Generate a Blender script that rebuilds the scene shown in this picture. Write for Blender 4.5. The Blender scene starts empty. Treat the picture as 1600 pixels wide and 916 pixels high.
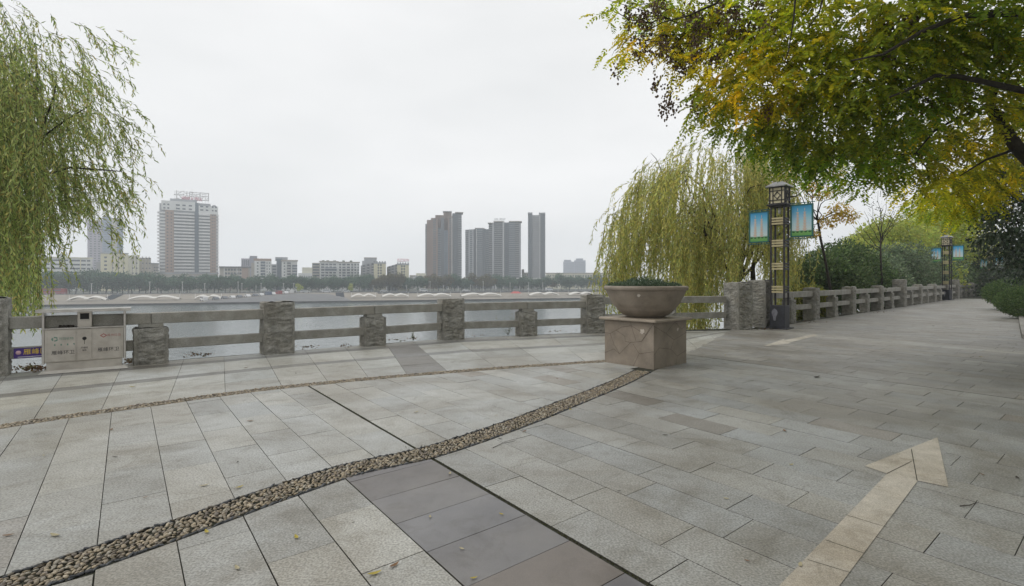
import bpy, bmesh, math, random
import numpy as np
from mathutils import Vector, Matrix, noise
R = math.radians
random.seed(7); rng = np.random.default_rng(7)
S = bpy.context.scene
COL = S.collection
# ------------------------------------------------------------------ camera
F_PX, EYE, HZ = 820.0, 1.6, 437.0          # focal length in photo pixels, eye height, horizon row
cam = bpy.data.objects.new('camera', bpy.data.cameras.new('camera')); COL.objects.link(cam)
cam.location = (0, 0, EYE); cam.rotation_euler = (R(90), 0, 0)
cam.data.sensor_width = 36; cam.data.lens = F_PX/1600*36
cam.data.shift_y = -(458-HZ)/1600
cam.data.clip_start = .05; cam.data.clip_end = 6000
S.camera = cam
# ------------------------------------------------------------------ world: overcast sky
SUN_EL, SUN_AZ = R(50), R(-98)             # azimuth from +Y, negative = left of the view
W = bpy.data.worlds.new('World'); S.world = W; W.use_nodes = True
nt = W.node_tree; nt.nodes.clear()
out = nt.nodes.new('ShaderNodeOutputWorld'); bg = nt.nodes.new('ShaderNodeBackground')
sky = nt.nodes.new('ShaderNodeTexSky'); sky.sky_type = 'NISHITA'; sky.sun_disc = False
sky.sun_elevation = SUN_EL; sky.sun_rotation = SUN_AZ
hs = nt.nodes.new('ShaderNodeHueSaturation'); hs.inputs['Saturation'].default_value = .12
nt.links.new(sky.outputs[0], hs.inputs['Color'])
tc = nt.nodes.new('ShaderNodeTexCoord'); mp = nt.nodes.new('ShaderNodeMapping'); mp.inputs['Scale'].default_value = (1, 1, 3.2)
nz = nt.nodes.new('ShaderNodeTexNoise'); nz.inputs['Scale'].default_value = 1.3; nz.inputs['Detail'].default_value = 4
nt.links.new(tc.outputs['Generated'], mp.inputs[0]); nt.links.new(mp.outputs[0], nz.inputs['Vector'])
cr = nt.nodes.new('ShaderNodeValToRGB')
cr.color_ramp.elements[0].position = .3; cr.color_ramp.elements[0].color = (.61, .62, .625, 1)
cr.color_ramp.elements[1].position = .75; cr.color_ramp.elements[1].color = (.785, .785, .787, 1)
nt.links.new(nz.outputs['Fac'], cr.inputs[0])
sc_ = nt.nodes.new('ShaderNodeVectorMath'); sc_.operation = 'SCALE'; sc_.inputs['Scale'].default_value = 10.0
nt.links.new(cr.outputs[0], sc_.inputs[0])
mx = nt.nodes.new('ShaderNodeMix'); mx.data_type = 'RGBA'; mx.inputs['Factor'].default_value = .93
nt.links.new(hs.outputs[0], mx.inputs['A']); nt.links.new(sc_.outputs[0], mx.inputs['B'])
nt.links.new(mx.outputs['Result'], bg.inputs['Color']); bg.inputs['Strength'].default_value = .112
nt.links.new(bg.outputs[0], out.inputs['Surface'])
sun = bpy.data.objects.new('sun', bpy.data.lights.new('sun', 'SUN')); COL.objects.link(sun)
sun.data.energy = .75; sun.data.angle = R(22); sun.data.color = (1, .96, .9)
sd = Vector((math.sin(SUN_AZ)*math.cos(SUN_EL), math.cos(SUN_AZ)*math.cos(SUN_EL), math.sin(SUN_EL)))
sun.rotation_euler = sd.to_track_quat('Z', 'Y').to_euler()
S.view_settings.view_transform = 'Standard'; S.view_settings.look = 'None'
S.view_settings.exposure = 0.31; S.view_settings.gamma = 1; S.view_settings.use_curve_mapping = False
S.cycles.volume_bounces = 2; S.cycles.max_bounces = 8; S.cycles.transparent_max_bounces = 8
S.cycles.use_denoising = True

# ------------------------------------------------------------------ helpers
def G(u, v, z=0.):                          # photo pixel of a point on level z -> place
    Y = F_PX*(EYE-z)/(v-HZ); return Vector(((u-800)/F_PX*Y, Y, z))
def AT(u, v, D):                            # a place at distance D
    return Vector(((u-800)/F_PX*D, D, EYE-(v-HZ)/F_PX*D))
def node(nt, t, **kw):
    n = nt.nodes.new(t)
    for k, v in kw.items():
        if k in n.inputs: n.inputs[k].default_value = v
        else: setattr(n, k, v)
    return n
MATS = {}
def M(name, c1, c2=None, scale=4., rough=.8, bump=0., bscale=30., metal=0., attr=False, spec=.4, speck=0., spscale=150., stain=0., trans=0., bdist=.02, detail=6.):
    if name in MATS: return MATS[name]
    m = bpy.data.materials.new(name); m.use_nodes = True; t = m.node_tree; L = t.links
    b = t.nodes['Principled BSDF']; b.inputs['Roughness'].default_value = rough; b.inputs['Metallic'].default_value = metal
    b.inputs['Specular IOR Level'].default_value = spec
    tcn = node(t, 'ShaderNodeTexCoord'); co = tcn.outputs['Object']
    c2 = c2 or tuple(x*.75 for x in c1)
    n = node(t, 'ShaderNodeTexNoise', Scale=scale, Detail=detail, Roughness=.6); L.new(co, n.inputs['Vector'])
    r = node(t, 'ShaderNodeValToRGB'); r.color_ramp.elements[0].position = .33; r.color_ramp.elements[1].position = .68
    r.color_ramp.elements[0].color = (*c2, 1); r.color_ramp.elements[1].color = (*c1, 1)
    L.new(n.outputs['Fac'], r.inputs[0]); cur = r.outputs[0]
    def mul(a, bb, mode='MULTIPLY', fac=1.):
        x = node(t, 'ShaderNodeMix'); x.data_type = 'RGBA'; x.blend_type = mode; x.inputs['Factor'].default_value = fac
        L.new(a, x.inputs['A']); L.new(bb, x.inputs['B']); return x.outputs['Result'], x
    if attr:
        a = node(t, 'ShaderNodeAttribute'); a.attribute_name = 'Col'; cur, _ = mul(cur, a.outputs['Color'])
    if speck:
        n2 = node(t, 'ShaderNodeTexNoise', Scale=spscale, Detail=2.); L.new(co, n2.inputs['Vector'])
        r2 = node(t, 'ShaderNodeValToRGB'); r2.color_ramp.elements[0].position = .35; r2.color_ramp.elements[1].position = .65
        r2.color_ramp.elements[0].color = (1-speck,)*3+(1,); r2.color_ramp.elements[1].color = (1+speck,)*3+(1,)
        L.new(n2.outputs['Fac'], r2.inputs[0]); cur, _ = mul(cur, r2.outputs[0])
    if stain:
        n3 = node(t, 'ShaderNodeTexNoise', Scale=.55, Detail=8., Roughness=.65, Distortion=.6); L.new(co, n3.inputs['Vector'])
        r3 = node(t, 'ShaderNodeValToRGB'); r3.color_ramp.elements[0].position = .38; r3.color_ramp.elements[1].position = .6
        r3.color_ramp.elements[0].color = (1-stain, 1-stain*1.12, 1-stain*1.3, 1); r3.color_ramp.elements[1].color = (1, 1, 1, 1)
        L.new(n3.outputs['Fac'], r3.inputs[0]); cur, _ = mul(cur, r3.outputs[0])
        rr = node(t, 'ShaderNodeMapRange'); rr.inputs['To Min'].default_value = rough-.12; rr.inputs['To Max'].default_value = rough+.14
        L.new(n3.outputs['Fac'], rr.inputs['Value']); L.new(rr.outputs[0], b.inputs['Roughness'])
    if stain:
        n5 = node(t, 'ShaderNodeTexNoise', Scale=2.6, Detail=9., Roughness=.75, Distortion=1.2); L.new(co, n5.inputs['Vector'])
        r5 = node(t, 'ShaderNodeValToRGB'); r5.color_ramp.elements[0].position = .36; r5.color_ramp.elements[1].position = .5
        r5.color_ramp.elements[0].color = (1-stain*.7, 1-stain*.75, 1-stain*.85, 1); r5.color_ramp.elements[1].color = (1, 1, 1, 1)
        L.new(n5.outputs['Fac'], r5.inputs[0]); cur, _ = mul(cur, r5.outputs[0])
    L.new(cur, b.inputs['Base Color'])
    if bump:
        n4 = node(t, 'ShaderNodeTexNoise', Scale=bscale, Detail=6., Roughness=.65); L.new(co, n4.inputs['Vector'])
        bp = node(t, 'ShaderNodeBump', Strength=bump, Distance=bdist); L.new(n4.outputs['Fac'], bp.inputs['Height'])
        L.new(bp.outputs[0], b.inputs['Normal'])
    if trans:
        tr = node(t, 'ShaderNodeBsdfTranslucent'); L.new(cur, tr.inputs['Color'])
        mxs = node(t, 'ShaderNodeMixShader', Fac=trans); L.new(b.outputs[0], mxs.inputs[1]); L.new(tr.outputs[0], mxs.inputs[2])
        L.new(mxs.outputs[0], t.nodes['Material Output'].inputs['Surface'])
    MATS[name] = m; return m

def tag(o, label=None, cat=None, group=None, kind=None):
    if label: o['label'] = label
    if cat: o['category'] = cat
    if group: o['group'] = group
    if kind: o['kind'] = kind
    return o
def empty(name, loc=(0, 0, 0), rz=0., label=None, cat=None, group=None):
    o = bpy.data.objects.new(name, None); COL.objects.link(o); o.location = loc; o.rotation_euler = (0, 0, rz)
    o.empty_display_size = .2
    return tag(o, label, cat, group)
def copy_tree(o, parent=None, kids={}):
    c = o.copy(); COL.objects.link(c)
    if parent is not None: c.parent = parent
    for ch in list(o.children): copy_tree(ch, c)
    return c
def link(name, me, mat=None, parent=None):
    o = bpy.data.objects.new(name, me); COL.objects.link(o)
    if mat is not None:
        me.materials.clear(); me.materials.append(mat)
    if parent is not None: o.parent = parent
    return o
class MB:
    def __init__(s): s.v = []; s.f = []; s.c = []; s.sm = []
    def add(s, vs, fs, col=None, smooth=False):
        n = len(s.v); s.v += [tuple(x) for x in vs]; s.f += [tuple(i+n for i in f) for f in fs]
        s.c += [col or (1, 1, 1)]*len(fs); s.sm += [smooth]*len(fs)
    def box(s, c, d, rz=0., bev=0., col=None):
        cx, cy, cz = c; dx, dy, dz = d[0]/2, d[1]/2, d[2]/2; ca, sa = math.cos(rz), math.sin(rz)
        def T(x, y, z): return (cx+x*ca-y*sa, cy+x*sa+y*ca, cz+z)
        if bev <= 0:
            vs = [T(a*dx, b*dy, g*dz) for g in (-1, 1) for a, b in ((-1, -1), (1, -1), (1, 1), (-1, 1))]
            s.add(vs, [(3, 2, 1, 0), (4, 5, 6, 7), (0, 1, 5, 4), (1, 2, 6, 5), (2, 3, 7, 6), (3, 0, 4, 7)], col)
        else:
            e = bev
            def ring(ix, z): 
                x, y = dx-ix, dy-ix; k = e if ix == 0 else e*.6
                return [T(-x+k, -y, z), T(x-k, -y, z), T(x, -y+k, z), T(x, y-k, z), T(x-k, y, z), T(-x+k, y, z), T(-x, y-k, z), T(-x, -y+k, z)]
            vs = ring(e, -dz)+ring(0, -dz+e)+ring(0, dz-e)+ring(e, dz)
            fs = [tuple(range(7, -1, -1)), tuple(range(24, 32))]
            for r in range(3):
                for i in range(8): j = (i+1) % 8; fs.append((r*8+i, r*8+j, r*8+8+j, r*8+8+i))
            s.add(vs, fs, col)
        return s
    def tube(s, pts, rad, n=8, col=None, cap=True):
        pts = [Vector(p) for p in pts]; rad = rad if hasattr(rad, '__len__') else [rad]*len(pts)
        vs = []; fs = []; up = None
        for i, p in enumerate(pts):
            d = (pts[min(i+1, len(pts)-1)]-pts[max(i-1, 0)]).normalized()
            if up is None: up = d.orthogonal()
            a = (up-d*up.dot(d)).normalized(); up = a; b = d.cross(a)
            for k in range(n):
                t = 2*math.pi*k/n; vs.append(p+(a*math.cos(t)+b*math.sin(t))*rad[i])
        for i in range(len(pts)-1):
            for k in range(n): j = (k+1) % n; fs.append((i*n+k, i*n+j, i*n+n+j, i*n+n+k))
        if cap: fs += [tuple(range(n-1, -1, -1)), tuple(range((len(pts)-1)*n, len(pts)*n))]
        s.add(vs, fs, col, True); return s
    def lathe(s, prof, n=48, c=(0, 0, 0), smooth=True):
        vs = []; fs = []
        for r, z in prof:
            for k in range(n): t = 2*math.pi*k/n; vs.append((c[0]+r*math.cos(t), c[1]+r*math.sin(t), c[2]+z))
        for i in range(len(prof)-1):
            for k in range(n): j = (k+1) % n; fs.append((i*n+k, i*n+j, i*n+n+j, i*n+n+k))
        s.add(vs, fs, None, smooth); return s
    def prism(s, poly, z0, z1, col=None):
        n = len(poly); vs = [(p[0], p[1], z0) for p in poly]+[(p[0], p[1], z1) for p in poly]
        s.add(vs, [tuple(range(n-1, -1, -1)), tuple(range(n, 2*n))]+[(i, (i+1) % n, n+(i+1) % n, n+i) for i in range(n)], col); return s
    def build(s, name, mat=None, parent=None, **kw):
        me = bpy.data.meshes.new(name); me.from_pydata(s.v, [], s.f); me.update()
        if any(c != (1, 1, 1) for c in s.c):
            ca = me.color_attributes.new('Col', 'FLOAT_COLOR', 'CORNER')
            arr = np.ones((len(me.loops), 4), np.float32); k = 0
            for f, c in zip(s.f, s.c): arr[k:k+len(f), :3] = c; k += len(f)
            ca.data.foreach_set('color', arr.ravel())
        elif mat is not None and mat.node_tree and any(n.type == 'ATTRIBUTE' for n in mat.node_tree.nodes):
            ca = me.color_attributes.new('Col', 'FLOAT_COLOR', 'CORNER')
            ca.data.foreach_set('color', np.ones(len(me.loops)*4, np.float32))
        me.polygons.foreach_set('use_smooth', s.sm)
        return tag(link(name, me, mat, parent), **kw)

def quads(name, V, colr, mat, parent=None, smooth=False):
    """V: (n,4,3) array of quads, colr: (n,3)"""
    n = len(V); me = bpy.data.meshes.new(name)
    me.vertices.add(n*4); me.vertices.foreach_set('co', V.astype(np.float32).ravel())
    me.loops.add(n*4); me.loops.foreach_set('vertex_index', np.arange(n*4, dtype=np.int32))
    me.polygons.add(n); me.polygons.foreach_set('loop_start', np.arange(0, n*4, 4, dtype=np.int32))
    me.update(calc_edges=True)
    ca = me.color_attributes.new('Col', 'FLOAT_COLOR', 'CORNER')
    a = np.ones((n, 4, 4), np.float32); a[:, :, :3] = colr[:, None, :]
    ca.data.foreach_set('color', a.ravel())
    return link(name, me, mat, parent)
def unit(a): return a/np.maximum(np.linalg.norm(a, axis=-1, keepdims=True), 1e-9)
def leafquads(P, ax, L, Wd, side=None):
    n = len(P); ax = unit(ax)
    if side is None: side = rng.normal(size=(n, 3))
    side = unit(np.cross(ax, side))
    L = np.broadcast_to(np.asarray(L, float), (n,))[:, None]; Wd = np.broadcast_to(np.asarray(Wd, float), (n,))[:, None]
    m = P+ax*L*.45
    nn = np.cross(ax, side)
    return np.stack([P, m+side*Wd/2+nn*Wd*.12, P+ax*L, m-side*Wd/2+nn*Wd*.12], 1)
def pick(cols, w, n, jit=.12):
    cols = np.array(cols); i = rng.choice(len(cols), n, p=np.array(w)/sum(w))
    return cols[i]*(1+rng.normal(0, jit, (n, 1)))*(1+rng.normal(0, jit*.3, (n, 3)))
LEAF = M('leaf', (1, 1, 1), (.78, .8, .75), scale=2.5, rough=.55, attr=True, trans=.58, spec=.35)
LEAFD = M('leaf_dark', (1, 1, 1), (.8, .8, .8), scale=2.5, rough=.35, attr=True, trans=.12, spec=.5)
BARK = M('bark', (.055, .046, .036), (.022, .02, .017), scale=9, rough=.95, bump=.8, bscale=25)
TWIG = M('twig', (.12, .10, .05), (.06, .05, .03), scale=9, rough=.9)

# ================================================================== GROUND AND PAVING
def cat_curve(pts, n=8):
    P = [Vector(p[:2]) for p in pts]; P = [P[0]*2-P[1]]+P+[P[-1]*2-P[-2]]; o = []
    for i in range(1, len(P)-2):
        for k in range(n):
            t = k/n; a, b, c, d = P[i-1:i+3]
            o.append(.5*((2*b)+(-a+c)*t+(2*a-5*b+4*c-d)*t*t+(-a+3*b-3*c+d)*t**3))
    o.append(P[-2]); return o
S2 = [G(u, v) for u, v in ((-420, 1075), (0, 922), (270, 829), (450, 765), (555, 742-10), (680, 704), (800, 664), (870, 637), (960, 601), (1004, 580))]
S2 = cat_curve([S2[0]+(S2[0]-S2[1])*1.0]+S2, 5)
S1 = [G(u, v) for u, v in ((-260, 712), (0, 667), (200, 637.5), (400, 610), (560, 593.5), (700, 581.5), (820, 572.5), (960, 563.5))]
S1 = cat_curve(S1, 5)
HW1, HW2 = .115, .165
FP = [(-8.62, 8.53), (-5.01, 11.31), (-1.55, 13.96), (2.5, 15.62), (7.22, 16.9)]   # tall posts, front faces
QP0, QD = Vector((12.1, 20.83)), Vector((3.70, 3.42))                               # promenade fence
FE = [Vector(FP[0])-Vector((3.3, 2.55))*2.2, Vector(FP[0])-Vector((3.3, 2.55))]+[Vector(p) for p in FP]
BOUND = FE+[Vector((8.1, 17.05)), QP0, QP0+QD*10, QP0+QD*11.5+Vector((0, -.5)), QP0+QD*20+Vector((10, -8))]
CURB = [Vector((12.5, -14)), Vector((12.4, 4)), Vector((12.6, 11)), Vector((13.9, 14.3)), Vector((17.6, 18.2)), Vector((21.9, 22.7)), Vector((31, 32)), Vector((58, 59)), Vector((95, 88))]
def seg_side(curve, p):
    best = None
    for a, b in zip(curve[:-1], curve[1:]):
        d = b-a; t = max(0, min(1, (p-a).dot(d)/d.length_squared)); q = a+d*t; r = (p-q).length
        if best is None or r < best[0]-1e-9:
            dn = d.normalized(); nrm = Vector((-dn.y, dn.x)); best = (r, q, nrm, t)
    r, q, nrm, t = best
    return (p-q).dot(nrm), r, q, nrm
def clip(poly, q, nrm, off):                 # keep points with (p-q).nrm >= off
    o = []; n = len(poly)
    for i in range(n):
        a, b = poly[i], poly[(i+1) % n]; da, db = (a-q).dot(nrm)-off, (b-q).dot(nrm)-off
        if da >= 0: o.append(a)
        if da*db < 0: o.append(a+(b-a)*(da/(da-db)))
    return o
def parea(p): return abs(sum(p[i].x*p[(i+1) % len(p)].y-p[(i+1) % len(p)].x*p[i].y for i in range(len(p))))/2
Ad = Vector((.5925, -.8056)); Bd = Vector((math.cos(R(39.5)), math.sin(R(39.5)))); Nv = Vector((.8056, .5925)); kB = Bd.dot(Nv)
def lat(n, a): return Bd*(n/kB)+Ad*a
N0, PW, PL = 2.20, .39, .79
tiles = MB(); slate = MB()
def tile(mb, poly, base, jit=.06, gap=.0040, z=0., lg=1.):
    if len(poly) < 3 or parea(poly) < .004: return
    c = sum(poly, Vector((0, 0)))/len(poly)
    pp = []
    ccw = sum((poly[i].x*poly[(i+1) % len(poly)].y-poly[(i+1) % len(poly)].x*poly[i].y) for i in range(len(poly))) > 0
    pp = list(poly)
    for i in range(len(poly)):
        a, b = poly[i], poly[(i+1) % len(poly)]; e = b-a
        if e.length < 1e-5: continue
        e.normalize(); nn = Vector((-e.y, e.x)) if ccw else Vector((e.y, -e.x)); pp = clip(pp, a, nn, gap*random.uniform(.42, .7)*(lg if abs(e.dot(Ad)) > .93 and mb is not slate else .9))
    if len(pp) < 3: return
    k = 1+random.gauss(0, jit); t = random.gauss(0, .012)
    col = (base[0]*k*(1+t), base[1]*k, base[2]*k*(1-t*1.6))
    h = z+random.uniform(-.0012, .0012); n = len(pp)
    tx, ty = random.gauss(0, .0012), random.gauss(0, .0012)
    zt = [h+(p-c).x*tx+(p-c).y*ty for p in pp]
    if sum((pp[i].x*pp[(i+1) % n].y-pp[(i+1) % n].x*pp[i].y) for i in range(n)) < 0: pp.reverse(); zt.reverse()
    e = .0022
    top = [(*(c+(p-c)*(1-e/max((p-c).length, .02))), zz) for p, zz in zip(pp, zt)]
    mid = [(p.x, p.y, zz-.0018) for p, zz in zip(pp, zt)]
    bot = [(p.x, p.y, z-.014) for p in pp]
    mb.add(top+mid, [tuple(range(n))]+[(n+i, n+(i+1) % n, (i+1) % n, i) for i in range(n)], col)
    mb.add(mid+bot, [(n+i, n+(i+1) % n, (i+1) % n, i) for i in range(n)], (.06, .056, .045))   # grimy joint faces
GR = (.405, .408, .392)
for i in range(-46, 140):
    n0 = N0+i*PW; wide = 0
    n1 = n0+PW
    g0 = n0; g1 = n1
    if i == 0: g0 = n0+.022                    # the open groove right of the slate
    if i == -1: g1 = n1-.004
    if i == 19: g0 = n0+.02                    # long movement joint
    off = (i % 2)*PL/2+random.choice((0, .04, -.05, .1, -.1))
    for j in range(-90, 60):
        a0 = j*PL+off
        c = lat((n0+n1)/2, a0+PL/2)
        if c.y < -3 or c.x < -14 or c.y > 75 or c.x > 75: continue
        if c.y < 1.9 and not (-9 < c.x < 10): continue
        u = c.x/max(c.y, .3)
        if abs(u) > 1.5 and c.y > 3: continue
        s1, r1, q1, m1 = seg_side(BOUND, c)
        if s1 > 1.2: continue
        sc, rc, qc, mc = seg_side(CURB, c)
        if sc < -1.: continue
        poly = [lat(g0, a0), lat(g1, a0), lat(g1, a0+PL), lat(g0, a0+PL)]
        if r1 < 1.2:
            poly = clip(poly, q1, -m1, -.0 if c.x > 7.8 else .05)
        if rc < 1.2: poly = clip(poly, qc, mc, .005)
        if len(poly) < 3: continue
        ss, rs, qs, ms = seg_side(S1, c)
        strip_end = c.x > 2.2
        if not strip_end:
            if ss > 1.0: continue               # zone of the fence-side slabs, laid separately
            if rs < 1.0: poly = clip(poly, qs, -ms, HW1)
        else:
            # beyond the planter: boundary runs to the gate pillars
            jq = Vector((3.5, 10.95)); jn = Vector((.857, -.515))
            if (c-jq).dot(jn) < -1 and c.y < 17.5 and c.x < 8: continue
            if c.x < 8 and c.y < 17.5: poly = clip(poly, jq, jn, 0)
        if len(poly) < 3: continue
        s2, r2, q2, m2 = seg_side(S2, c)
        parts = [poly]
        if r2 < 1.0 and c.x < 2.6: parts = [clip(poly, q2, m2, HW2), clip(poly, q2, -m2, HW2)]
        for p in parts:
            if len(p) < 3: continue
            pc = sum(p, Vector((0, 0)))/len(p)
            if -2 <= i <= -1 and seg_side(S2, pc)[0] < 0 and pc.y < 6.5: continue   # slate band here
            jit = .055; base = GR
            if random.random() < .04: base = (.33, .315, .29)
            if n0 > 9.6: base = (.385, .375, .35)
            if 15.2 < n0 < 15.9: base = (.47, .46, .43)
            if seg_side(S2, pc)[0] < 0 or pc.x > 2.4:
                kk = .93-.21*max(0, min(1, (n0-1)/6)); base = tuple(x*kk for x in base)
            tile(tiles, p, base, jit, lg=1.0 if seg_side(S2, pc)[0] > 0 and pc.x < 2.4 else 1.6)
# slate band
PUR = [(.20, .188, .178), (.21, .21, .215), (.215, .215, .22), (.205, .205, .21), (.195, .178, .163), (.195, .195, .21), (.2, .19, .19)]
k = 0; A0 = lat(2.2, 0)
a_start = (Vector(G(712, 745)[:2])-lat(2.2, 0)).dot(Ad)
for j in range(-2, 9):
    a0 = a_start+(j)*.44
    poly = [lat(1.424, a0+.0), lat(2.193, a0), lat(2.193, a0+.44), lat(1.424, a0+.44)]
    c = sum(poly, Vector((0, 0)))/4; s2, r2, q2, m2 = seg_side(S2, c)
    if r2 < 1.: poly = clip(poly, q2, -m2, HW2)
    elif s2 > 0: continue
    tile(slate, poly, PUR[(j+1) % 7], .03)
# fence-side slabs: rows between the fence line and strip 1
S1b = [(-60-200, 712), (-30, 672), (262, 628.5), (443, 604), (637, 586.5), (700, 580.5), (860, 568.5), (1000, 560.5), (1075, 552), (1140, 518)]
pairs = [((-240, 640), (-330, 724)), ((-95, 602), (-165, 690)), ((10, 588), (-60, 676)), ((100, 580.5), (50, 659)), ((190, 573.5), (157, 643.5)), ((286, 565.5), (262, 628.5)), ((350, 560.5), (352, 616.5)), ((414, 555), (441, 604.5)), ((478, 549.5), (513, 597.5)),
         ((541, 544.5), (577, 591.5)), ((605, 540), (637, 586.5)), ((648, 536), (700, 580.8)), ((712, 531), (776, 575)), ((790, 528), (850, 570)), ((860, 525), (915, 565.5)), ((935, 522), (975, 561.5)), ((1000, 520), (1055, 559)), ((1060, 519.0), (1090, 545)), ((1100, 518.0), (1118, 530)), ((1141, 516.5), (1139, 519))]
rows = [(-.08, .045, (.38, .38, .355)), (.045, .13, (.22, .22, .21)), (.13, .44, (.42, .425, .40)), (.44, .52, (.245, .245, .235)), (.52, .76, (.42, .425, .40)), (.76, 1.0, (.41, .41, .385))]
LP = [(Vector(G(*a)[:2]), Vector(G(*b)[:2])) for a, b in pairs]
for k in range(len(LP)-1):
    for ri, (r0, r1, base) in enumerate(rows):
        if k == 10 and ri >= 1: base = (.23, .225, .215)
        subs = 1
        (fa, sa), (fb, sb) = LP[k], LP[k+1]
        q = [fa.lerp(sa, r0), fb.lerp(sb, r0), fb.lerp(sb, r1), fa.lerp(sa, r1)]
        c = sum(q, Vector((0, 0)))/4; ss, rs, qs, ms = seg_side(S1, c)
        if rs < 1.0 and c.x < 2.6: q = clip(q, qs, ms, HW1)
        tile(tiles, q, base, .05)
GRAN = M('granite', (1.04, 1.04, 1.04), (.9, .9, .89), scale=3, rough=.52, bump=.25, bscale=90, attr=True, speck=.30, spscale=75, stain=.30, bdist=.004, spec=.45)
SLAT = M('slate', (1.06, 1.04, 1.03), (.85, .84, .86), scale=2.4, rough=.42, bump=.15, bscale=20, attr=True, speck=.06, stain=.22, bdist=.004)
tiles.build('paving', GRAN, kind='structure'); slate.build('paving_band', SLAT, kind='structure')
# soil and joint bed under everything on the near bank, one sheet with quay edges
plate = [(-120, -60)]+[tuple(p) for p in (Vector((-120, -80)),)]
bnd = [Vector((-14.5, 1.0)) + Vector((-60, -46.6))]+[Vector((p.x, p.y))+Vector((-.26, .33)) for p in BOUND[:7]]+[Vector((p.x, p.y))+Vector((-.3, .3)) for p in BOUND[7:]]
poly = [(bnd[0].x, -80)]+[(p.x, p.y) for p in bnd]+[(260, 95), (260, -80)]
JOINT = M('joint_soil', (.05, .047, .035), (.03, .034, .02), scale=6, rough=.95)
MB().prism(poly, -.5, -.011).build('ground', JOINT, kind='structure')
QW = M('quay_stone', (.22, .21, .19), (.12, .12, .11), scale=1.5, rough=.9, bump=.5, bscale=6)
qw = MB()
for a, b in zip(bnd[:-1], bnd[1:]):
    d = (b-a).normalized(); n_ = Vector((d.y, -d.x))*.02
    a2, b2 = a+n_, b+n_
    qw.add([(a2.x, a2.y, -11), (b2.x, b2.y, -11), (b2.x, b2.y, -.5), (a2.x, a2.y, -.5)], [(0, 1, 2, 3)])
qw.build('quay_wall', QW, kind='structure')
# kerb of the planting bed on the right
kb = MB()
for a, b in zip(CURB[:-1], CURB[1:]):
    d = (b-a); L = d.length; dn = d.normalized(); nr = Vector((dn.y, -dn.x)); nseg = max(1, int(L/1.1))
    for s in range(nseg):
        p = a+d*((s+.5)/nseg)+nr*.075
        kb.box((p.x, p.y, .055), (L/nseg-.008, .15, .13), math.atan2(d.y, d.x), .012, (1+random.gauss(0, .08),)*3)
kb.build('kerb', M('kerb_stone', (.30, .29, .27), (.2, .19, .17), scale=5, rough=.8, attr=True, speck=.15), kind='structure')
bed = [(p.x+.12, p.y-.1) for p in CURB]+[(250, 60), (250, -14)]
MB().prism(bed, -.01, .09).build('bed_soil', M('soil', (.09, .07, .045), (.04, .035, .025), scale=3, rough=1, bump=.6, bscale=12), kind='structure')

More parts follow.
